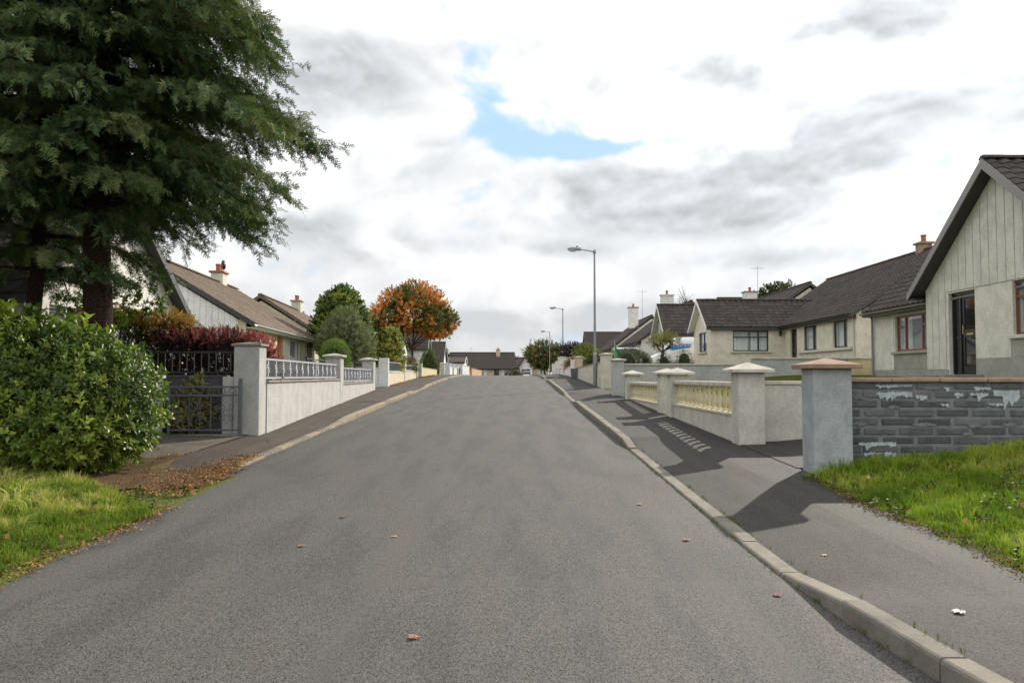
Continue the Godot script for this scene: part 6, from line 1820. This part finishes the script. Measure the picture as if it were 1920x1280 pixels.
func build_right_plants() -> void:
	var box_green := [Color(0.03, 0.055, 0.014), Color(0.045, 0.075, 0.018), Color(0.07, 0.10, 0.022)]
	var lab := ["large dark dome of clipped box in front of the white car", "smallest clipped green ball above the grey wall", "small clipped dome under the pollarded tree", "clipped round dome in front of the van lettering"]
	var k := 0
	for e in [[4.10, 0.34, 2.52], [4.74, 0.16, 2.36], [5.38, 0.20, 2.38], [6.10, 0.235, 2.48]]:
		var y := land(e[0], 28.3)
		topiary(lab[k], V(e[0], y, 28.3), dome_profile(e[1], e[2] - y), int(900 * e[1] / 0.3), box_green, 0.08, 0.13)
		k += 1
	# pollarded tree
	var t := thing("pollard_tree", "pollarded little tree with knobbly branches beside the van", "tree", V(7.55, land(7.55, 40.0), 40.0))
	var bl := [[Vector3(0.05, 1.75, 0), Vector3(0.38, 0.34, 0.35)], [Vector3(-0.4, 1.6, 0), Vector3(0.34, 0.26, 0.3)], [Vector3(0.5, 1.7, 0), Vector3(0.36, 0.28, 0.3)]]
	limbs(t, Vector3(0, 1.0, 0), 0.13, bl, M.bark_grey)
	crown(t, "crown", bl, 330, SH.narrow, M.leaf, 0.18, 0.28, [Color(0.20, 0.20, 0.05), Color(0.28, 0.24, 0.08), Color(0.14, 0.16, 0.04)], 0.1)
	var green := [Color(0.05, 0.08, 0.02), Color(0.08, 0.11, 0.025), Color(0.13, 0.16, 0.03)]
	var yg := [Color(0.13, 0.15, 0.03), Color(0.20, 0.21, 0.045), Color(0.27, 0.27, 0.06)]
	mk_bush("olive_shrub", "wide grey-olive shrub in front of the white gable", "shrub", 5.95, 40.5, [[Vector3(0, 0.9, 0), Vector3(0.75, 0.55, 0.6)], [Vector3(0.5, 0.8, 0), Vector3(0.5, 0.5, 0.5)]], 800, SH.narrow, 0.16, 0.24, [Color(0.055, 0.06, 0.035), Color(0.08, 0.085, 0.05), Color(0.12, 0.12, 0.07)])
	mk_bush("round_shrub", "dark round shrub leaning over the pale front wall by the lamp post", "shrub", 4.35, 41.5, [[Vector3(0, 0.75, 0), Vector3(0.5, 0.62, 0.6)]], 700, SH.small, 0.14, 0.2, box_green)
	mk_bush("golden_hedge", "tall golden-green bush left of the nearest lamp post", "bush", 4.72, 51.0, [[Vector3(0, 1.1, 0), Vector3(0.68, 0.9, 0.7)], [Vector3(-0.2, 1.5, 0), Vector3(0.5, 0.5, 0.5)], [Vector3(0.35, 1.3, 0), Vector3(0.5, 0.5, 0.5)]], 1100, SH.small, 0.2, 0.3, yg)
	mk_bush("golden_hedge", "golden-green bush right of the nearest lamp post", "bush", 5.35, 46.5, [[Vector3(0, 0.7, 0), Vector3(0.55, 0.65, 0.6)], [Vector3(0.7, 0.9, 0), Vector3(0.45, 0.6, 0.5)]], 800, SH.small, 0.18, 0.26, yg)
	mk_bush("purple_shrub", "dark purple shrub beyond the golden-green bush", "shrub", 4.6, 64.0, [[Vector3(0, 1.4, 0), Vector3(0.7, 1.1, 0.8)], [Vector3(0.5, 1.7, 0), Vector3(0.5, 0.8, 0.6)]], 900, SH.small, 0.24, 0.36, [Color(0.03, 0.018, 0.022), Color(0.05, 0.028, 0.03)])
	mk_bush("rose_bush", "flowering bush with pink blooms above the white wall", "bush", 4.1, 55.0, [[Vector3(-0.1, 0.55, 0), Vector3(0.35, 0.5, 0.5)], [Vector3(0.25, 0.9, 0), Vector3(0.3, 0.35, 0.4)]], 420, SH.broad, 0.16, 0.24, [Color(0.06, 0.10, 0.03), Color(0.12, 0.15, 0.04), Color(0.45, 0.16, 0.14), Color(0.5, 0.3, 0.27)])
	mk_bush("wall_shrub", "small brown-green shrub among the far white pillars", "shrub", 4.3, 60.0, [[Vector3(0, 0.6, 0), Vector3(0.4, 0.55, 0.8)]], 300, SH.small, 0.2, 0.3, [Color(0.10, 0.09, 0.03), Color(0.14, 0.12, 0.04)])
	# spreading tree above the far right pavement
	t = thing("spreading_tree", "wide spreading tree with thin top twigs at the far right of the road", "tree", V(4.5, g(110.0), 110.0))
	var b := [[Vector3(-0.6, 3.0, 0), Vector3(2.0, 1.3, 1.6)], [Vector3(1.2, 3.1, 0), Vector3(1.8, 1.4, 1.6)], [Vector3(-1.7, 3.3, 0), Vector3(1.1, 1.0, 1.0)], [Vector3(0.3, 4.2, 0), Vector3(1.6, 0.9, 1.2)], [Vector3(2.3, 3.6, 0), Vector3(0.9, 0.9, 0.9)], [Vector3(0.2, 2.0, 0), Vector3(2.0, 0.8, 1.4)]]
	limbs(t, Vector3(0, 1.6, 0), 0.16, b, M.bark_grey)
	crown(t, "crown", b, 1150, SH.broad, M.leaf, 0.36, 0.6, [Color(0.07, 0.10, 0.035), Color(0.11, 0.13, 0.045), Color(0.18, 0.16, 0.045), Color(0.25, 0.15, 0.04)], 0.2)
	var tw := MB.new()
	for i in 26:
		var p := Vector3(R(-2.2, 2.6), R(4.2, 4.8), R(-0.6, 0.6))
		tw.tube([p, p + Vector3(R(-0.2, 0.2), R(0.4, 0.7), 0), p + Vector3(R(-0.4, 0.4), R(0.8, 1.2), 0)], [0.03, 0.02, 0.008], 4)
	part("twigs", tw, M.bark_grey, t)
	# crown behind the L-shaped bungalow
	t = thing("broadleaf_tree", "dark rounded tree above the roof of the L-shaped bungalow", "tree", V(29.5, 2.2, 88.0))
	b = [[Vector3(0, 7.6, 0), Vector3(2.4, 2.0, 2.0)], [Vector3(-2.0, 6.9, 0), Vector3(1.7, 1.5, 1.6)], [Vector3(1.9, 7.3, 0), Vector3(1.7, 1.5, 1.6)], [Vector3(0.8, 6.0, 0), Vector3(2.6, 1.6, 2.0)]]
	limbs(t, Vector3(0, 4.5, 0), 0.3, b, M.bark_grey)
	crown(t, "crown", b, 2200, SH.broad, M.leaf, 0.4, 0.6, [Color(0.03, 0.045, 0.016), Color(0.05, 0.065, 0.02), Color(0.08, 0.08, 0.025)], 0.25)
	t = thing("bare_tree", "thin bare tree top above the dark roof behind the van", "tree", V(20.0, 2.2, 92.0))
	var m := MB.new()
	m.tube([Vector3.ZERO, Vector3(0, 5.0, 0), Vector3(0.1, 8.4, 0)], [0.16, 0.10, 0.03], 8)
	part("trunk", m, M.bark_grey, t)
	for i in 46:
		m = MB.new()
		var s := Vector3(R(-0.1, 0.1), R(4.5, 8.0), 0)
		var e := s + Vector3(R(-1.1, 1.1), R(0.7, 2.2), R(-0.8, 0.8))
		m.tube([s, s.lerp(e, 0.5) + Vector3(R(-0.1, 0.1), -0.1, 0), e], [0.035, 0.022, 0.01], 4)
		part("branch", m, M.bark_grey, t)
	# green flag
	t = thing("flag", "narrow green flag on a pole behind the beige pillar", "flag", V(4.95, land(4.95, 38.5), 38.5))
	m = MB.new(); m.tube([Vector3.ZERO, UP * 2.0], [0.018, 0.014], 7); part("pole", m, M.rail_light, t)
	m = MB.new()
	for i in 7:
		var y0 := 0.9 + i * 0.13; var y1 := y0 + 0.13
		var w0 := 0.20 - 0.022 * i; var w1 := 0.20 - 0.022 * (i + 1)
		m.quad(Vector3(0.016, y0, 0.02 * sin(i * 1.0)), Vector3(0.016 + w0, y0, 0.03 * sin(i * 1.0 + 1)), Vector3(0.016 + w1, y1, 0.03 * sin(i + 2.0)), Vector3(0.016, y1, 0.02 * sin(i + 1.0)))
		m.quad(Vector3(0.016, y1, 0.02 * sin(i + 1.0) - 0.006), Vector3(0.016 + w1, y1, 0.03 * sin(i + 2.0) - 0.006), Vector3(0.016 + w0, y0, 0.03 * sin(i * 1.0 + 1) - 0.006), Vector3(0.016, y0, 0.02 * sin(i * 1.0) - 0.006))
	part("cloth", m, M.green_flag, t)

func weeds(v: Node3D, n: int, x0: float, x1: float, d0: float, d1: float) -> void:      # clover, plantain and dead leaves among the grass
	var nz := tone_noise(1.0)
	var a := []; var c := []; var a2 := []; var c2 := []
	for i in n:
		var d := R(d0, d1); var x := R(x0, x1)
		if absf(x) > 0.72 * d + 0.9: continue
		var p := V(x, land(x, d) + 0.01, d)
		for k in 3:
			var q := p + Vector3(R(-0.12, 0.12), R(0.0, 0.04), R(-0.12, 0.12))
			a.append(Transform3D(around(UP + rand_dir() * 0.5, R(0.05, 0.10)), q)); c.append(pick_tone([Color(0.055, 0.075, 0.012), Color(0.09, 0.115, 0.018), Color(0.14, 0.15, 0.03)], nz, q))
		if i % 2:
			var q := p + Vector3(R(-0.2, 0.2), 0.07, R(-0.2, 0.2))
			a2.append(Transform3D(around(UP + rand_dir() * 0.8, R(0.04, 0.09)), q)); c2.append(pick_tone([Color(0.20, 0.11, 0.05), Color(0.34, 0.20, 0.08), Color(0.45, 0.34, 0.18)], nz, q))
	many("weeds", SH.broad, M.leaf, v, a, c)
	many("dead_leaves", SH.dry_leaf, M.dry, v, a2, c2)

func build_grass() -> void:
	var nz := tone_noise(0.9)
	var hz := FastNoiseLite.new(); hz.frequency = 1.1; hz.seed = 6; hz.noise_type = FastNoiseLite.TYPE_SIMPLEX_SMOOTH
	# right verge
	var pal := [Color(0.13, 0.20, 0.025), Color(0.18, 0.27, 0.03), Color(0.24, 0.33, 0.036), Color(0.31, 0.38, 0.05), Color(0.40, 0.41, 0.10)]
	var a := []; var c := []; var a2 := []; var c2 := []
	for i in 15500:
		var d := R(2.6, 9.9); var x := R(3.36, 9.0)
		var edge := 3.40 + 0.05 * sin(d * 2.3) + 0.10 * hz.get_noise_2d(d * 2.2, 3.0)
		if x < edge or x > 0.72 * d + 0.9: continue
		if x < 4.15 and d > 9.6: continue
		var h := 0.10 + 0.05 * hz.get_noise_2d(x * 1.5, d * 1.5) + 0.02
		h *= lerpf(0.45, 1.0, smoothstep(0.0, 0.35, x - edge))
		if d > 9.3: h *= 1.5
		if x > 5.6: h *= 1.35
		var p := V(x, land(x, d) - 0.01, d)
		a.append(Transform3D(Basis(UP, R(0, TAU)).scaled_local(Vector3(h * 1.25, h * R(0.7, 1.3), h * 1.25)), p)); c.append(pick_tone(pal, nz, p))
	for i in 900:
		var d := R(6.0, 9.85); var x := R(3.7, 8.5)
		var tall := smoothstep(8.9, 9.8, d) + smoothstep(5.6, 6.6, x)
		if rng.randf() > tall * 0.8 + 0.06 or x > 0.72 * d + 0.9: continue
		var h := R(0.2, 0.42)
		var p := V(x, land(x, d) - 0.01, d)
		a2.append(Transform3D(Basis(UP, R(0, TAU)).scaled_local(Vector3(h * 0.8, h, h * 0.8)), p)); c2.append(pick_tone(pal, nz, p))
	var v := thing("verge_grass", "bright green grass verge in front of the block wall", "grass", V(5, 0.3, 7)); v.position = Vector3.ZERO
	v.set_meta("kind", "stuff")
	many("blades", SH.grass_short, M.grass, v, a, c)
	many("long_blades", SH.grass_long, M.grass, v, a2, c2)
	weeds(v, 200, 3.45, 8.0, 3.4, 9.5)
	# left verge: longer and drier
	var pal2 := [Color(0.12, 0.18, 0.03), Color(0.17, 0.24, 0.04), Color(0.24, 0.30, 0.05), Color(0.40, 0.39, 0.11), Color(0.52, 0.45, 0.21)]
	a = []; c = []; a2 = []; c2 = []
	for i in 17000:
		var d := R(2.6, 9.9); var x := R(-9.4, -3.46)
		var edge := -3.52 + 0.07 * sin(d * 1.9) - 0.8 * smoothstep(7.9, 8.9, d) - 0.9 * smoothstep(8.9, 9.6, d)
		if x > edge or x < -0.72 * d - 0.9: continue
		var h := (0.15 + 0.08 * hz.get_noise_2d(x * 1.5, d * 1.5)) * lerpf(0.4, 1.2, smoothstep(0.0, 0.5, edge - x))
		var p := V(x, land(x, d) - 0.01, d)
		a.append(Transform3D(Basis(UP, R(0, TAU)).scaled_local(Vector3(h * 1.3, h * R(0.7, 1.3), h * 1.3)), p)); c.append(pick_tone(pal2, nz, p))
	for i in 2600:
		var d := R(4.6, 9.4); var x := R(-9.0, -3.7)
		var edge := -3.7 - 0.9 * smoothstep(7.2, 8.6, d) - 0.8 * smoothstep(8.6, 9.4, d)
		if x > edge or x < -0.72 * d - 0.9: continue
		var dense := smoothstep(0.0, 0.5, hz.get_noise_2d(x * 0.8 + 7, d * 0.8) + 0.32)
		if rng.randf() > dense: continue
		var h := R(0.18, 0.40) * lerpf(0.5, 1.1, smoothstep(0.0, 0.8, edge - x)) * (1.35 if rng.randf() < 0.12 else 1.0)
		var p := V(x, land(x, d) - 0.01, d)
		a2.append(Transform3D(Basis(UP, R(0, TAU)).scaled_local(Vector3(h * 0.9, h, h * 0.9)), p)); c2.append(pick_tone(pal2, nz, p))
	v = thing("verge_grass", "long yellowing grass on the left verge below the big bush", "grass"); v.set_meta("kind", "stuff")
	many("blades", SH.grass_short, M.grass, v, a, c)
	many("long_blades", SH.grass_long, M.grass, v, a2, c2)
	weeds(v, 200, -8.0, -3.6, 3.4, 8.8)
	# lawn behind the balustrade
	a = []; c = []
	for i in 5000:
		var d := R(13.4, 24.5); var x := R(3.95, 8.5)
		var h := R(0.06, 0.13)
		var p := V(x, land(x, d) - 0.01, d)
		a.append(Transform3D(Basis(UP, R(0, TAU)).scaled_local(Vector3(h * 2.0, h, h * 2.0)), p)); c.append(pick_tone(pal, nz, p))
	v = thing("lawn_grass", "lawn behind the cream balustrade", "grass"); v.set_meta("kind", "stuff")
	many("blades", SH.grass_short, M.grass, v, a, c)

func scatter(nz: FastNoiseLite, label: String, n: int, place: Callable, s0: float, s1: float, pal: Array) -> void:
	var a := []; var c := []
	for i in n:
		var q: Vector3 = place.call()
		a.append(Transform3D(Basis(UP, R(0, TAU)) * Basis(Vector3.RIGHT, R(-0.4, 0.4)) * Basis(Vector3.BACK, R(-0.4, 0.4)) * Basis.from_scale(Vector3.ONE * R(s0, s1)), q))
		c.append(pick_tone(pal, nz, q))
	var t := thing("leaf_litter", label, "leaves"); t.set_meta("kind", "stuff")
	many("leaves", SH.dry_leaf, M.dry, t, a, c)

func build_litter() -> void:
	var brown := [Color(0.16, 0.075, 0.03), Color(0.24, 0.12, 0.045), Color(0.33, 0.17, 0.06), Color(0.40, 0.24, 0.10)]
	var nz := tone_noise(2.0)
	scatter(nz, "brown leaf litter between the big bush and the kerb end", 1900, func():
		var d := R(8.6, 12.2); var x := -3.5 - absf(rng.randfn(0.0, 0.5)) - 0.25 * smoothstep(9.5, 11, d)
		return V(x, maxf(land(x, d), g(d) + 0.02) + R(0.004, 0.03), d), 0.02, 0.055, brown)
	scatter(nz, "brown leaves along the edge of the left verge", 800, func():
		var d := R(3.5, 8.2); var x := -3.50 + 0.07 * sin(d * 1.9) + rng.randfn(0.0, 0.09)
		return V(x, g(d) + 0.022 + R(0.0, 0.015), d), 0.02, 0.05, brown)
	scatter(nz, "orange leaves gathered at the foot of the cream wall below the maple", 900, func():
		var d := R(34.4, 54.0); var x: float = (xl(d) if d < 45 else -5.45) + 0.12 + absf(rng.randfn(0.0, 0.16))
		return V(x, g(d) + 0.112 + R(0, 0.015), d), 0.05, 0.11, [Color(0.28, 0.11, 0.03), Color(0.36, 0.16, 0.05), Color(0.42, 0.22, 0.08)])
	scatter(nz, "leaf scraps caught along the left kerb", 260, func():
		var d := R(11.0, 50.0); var x := -3.72 + absf(rng.randfn(0.0, 0.07))
		return V(x, g(d) + 0.02, d), 0.02, 0.05, brown)
	scatter(nz, "soil and leaf scraps along the edge of the right verge", 1500, func():
		var d := R(3.8, 9.4); var x := 3.41 + 0.05 * sin(d * 2.3) + rng.randfn(0.0, 0.055)
		return V(x, g(d) + 0.132 + R(0.0, 0.012), d), 0.012, 0.04, [Color(0.06, 0.045, 0.02), Color(0.12, 0.08, 0.03), Color(0.25, 0.15, 0.06)])
	# moss and weeds in the kerb joints
	var a := []; var c := []
	for i in 420:
		var d := R(4.0, 14.0)
		var x := kerb_r(d) - absf(rng.randfn(0.0, 0.022)) if i % 2 else kerb_r(d) + 0.14 + absf(rng.randfn(0.0, 0.02))
		if rng.randf() > 0.4 + nz.get_noise_2d(d * 0.7, float(i % 2) * 50.0): continue
		var y := g(d) + (0.005 if i % 2 else up_r(d))
		a.append(Transform3D(Basis(UP, R(0, TAU)).scaled_local(Vector3.ONE * R(0.02, 0.05)), V(x, y, d)))
		c.append(pick_tone([Color(0.12, 0.12, 0.02), Color(0.18, 0.17, 0.03), Color(0.10, 0.14, 0.03)], nz, V(x, 0, d)))
	var t := thing("kerb_moss", "moss and tiny weeds in the right kerb joints", "moss"); t.set_meta("kind", "stuff")
	many("tufts", SH.grass_short, M.grass, t, a, c)
	# single leaves lying about
	var L := [["reddish fallen leaf on the road left of the middle", -1.60, 7.64, 0], ["pale tan fallen leaf nearest the middle of the road", -1.0, 6.84, 2], ["tan curled leaf lowest on the left half of the road", -1.71, 6.52, 1], ["pale leaf on the road near the dropped kerb", 1.33, 8.36, 2], ["larger brown leaf on the road beside the right kerb", 1.46, 6.8, 1], ["tan leaf on the right footpath before the grass", 2.36, 6.1, 2], ["nearly white leaf low on the right footpath", 2.54, 4.6, 3], ["red leaf on the left footpath near the gate pillar", -4.19, 13.8, 0], ["orange leaf on the left footpath by the long wall", -4.6, 17.4, 1], ["red leaf near the left kerb opposite the gate pillar", -3.98, 14.6, 0], ["dark red curled leaf in the right gutter", 1.74, 5.3, 0], ["brown leaf scrap low in the middle of the road", -0.55, 4.45, 1]]
	var tones := [plain(0.25, 0.06, 0.045, 0.8), plain(0.34, 0.17, 0.07, 0.8), plain(0.48, 0.32, 0.19, 0.8), plain(0.72, 0.68, 0.58, 0.8)]
	for e in L:
		var x: float = e[1]; var d: float = e[2]
		var y := g(d) + 0.03 * (1.0 - pow((x + 0.9) / 2.85, 2.0)) if x > -3.7 and x < 1.9 else g(d) + (lerpf(up_r(d), 0.125, smoothstep(kerb_r(d) + 0.13, 2.95, x)) if x > 0 else lerpf(up_l(d), 0.105, smoothstep(-3.9, -4.6, x)))
		var lf := thing("fallen_leaf", e[0], "leaf", V(x, y, d), R(0, TAU), "single fallen leaves on road and paths")
		var s := R(0.075, 0.11)
		var m := MB.new()
		for i in 5:
			var q := deg_to_rad(-70.0 + i * 35.0)
			add_leaf(m, Vector3(-0.1, 0.06, 0), Vector3(cos(q), 0.05, sin(q)), UP, 0.62 if i == 2 else (0.52 if i % 2 else 0.4), 0.34, 0.14, 0.08)
		m.tube([Vector3(-0.1, 0.06, 0), Vector3(-0.5, 0.1, 0.08)], [0.012, 0.01], 4)
		part("blade", m, tones[e[3]], lf, Transform3D(Basis.from_scale(Vector3.ONE * s), Vector3(0, 0.002, 0)))
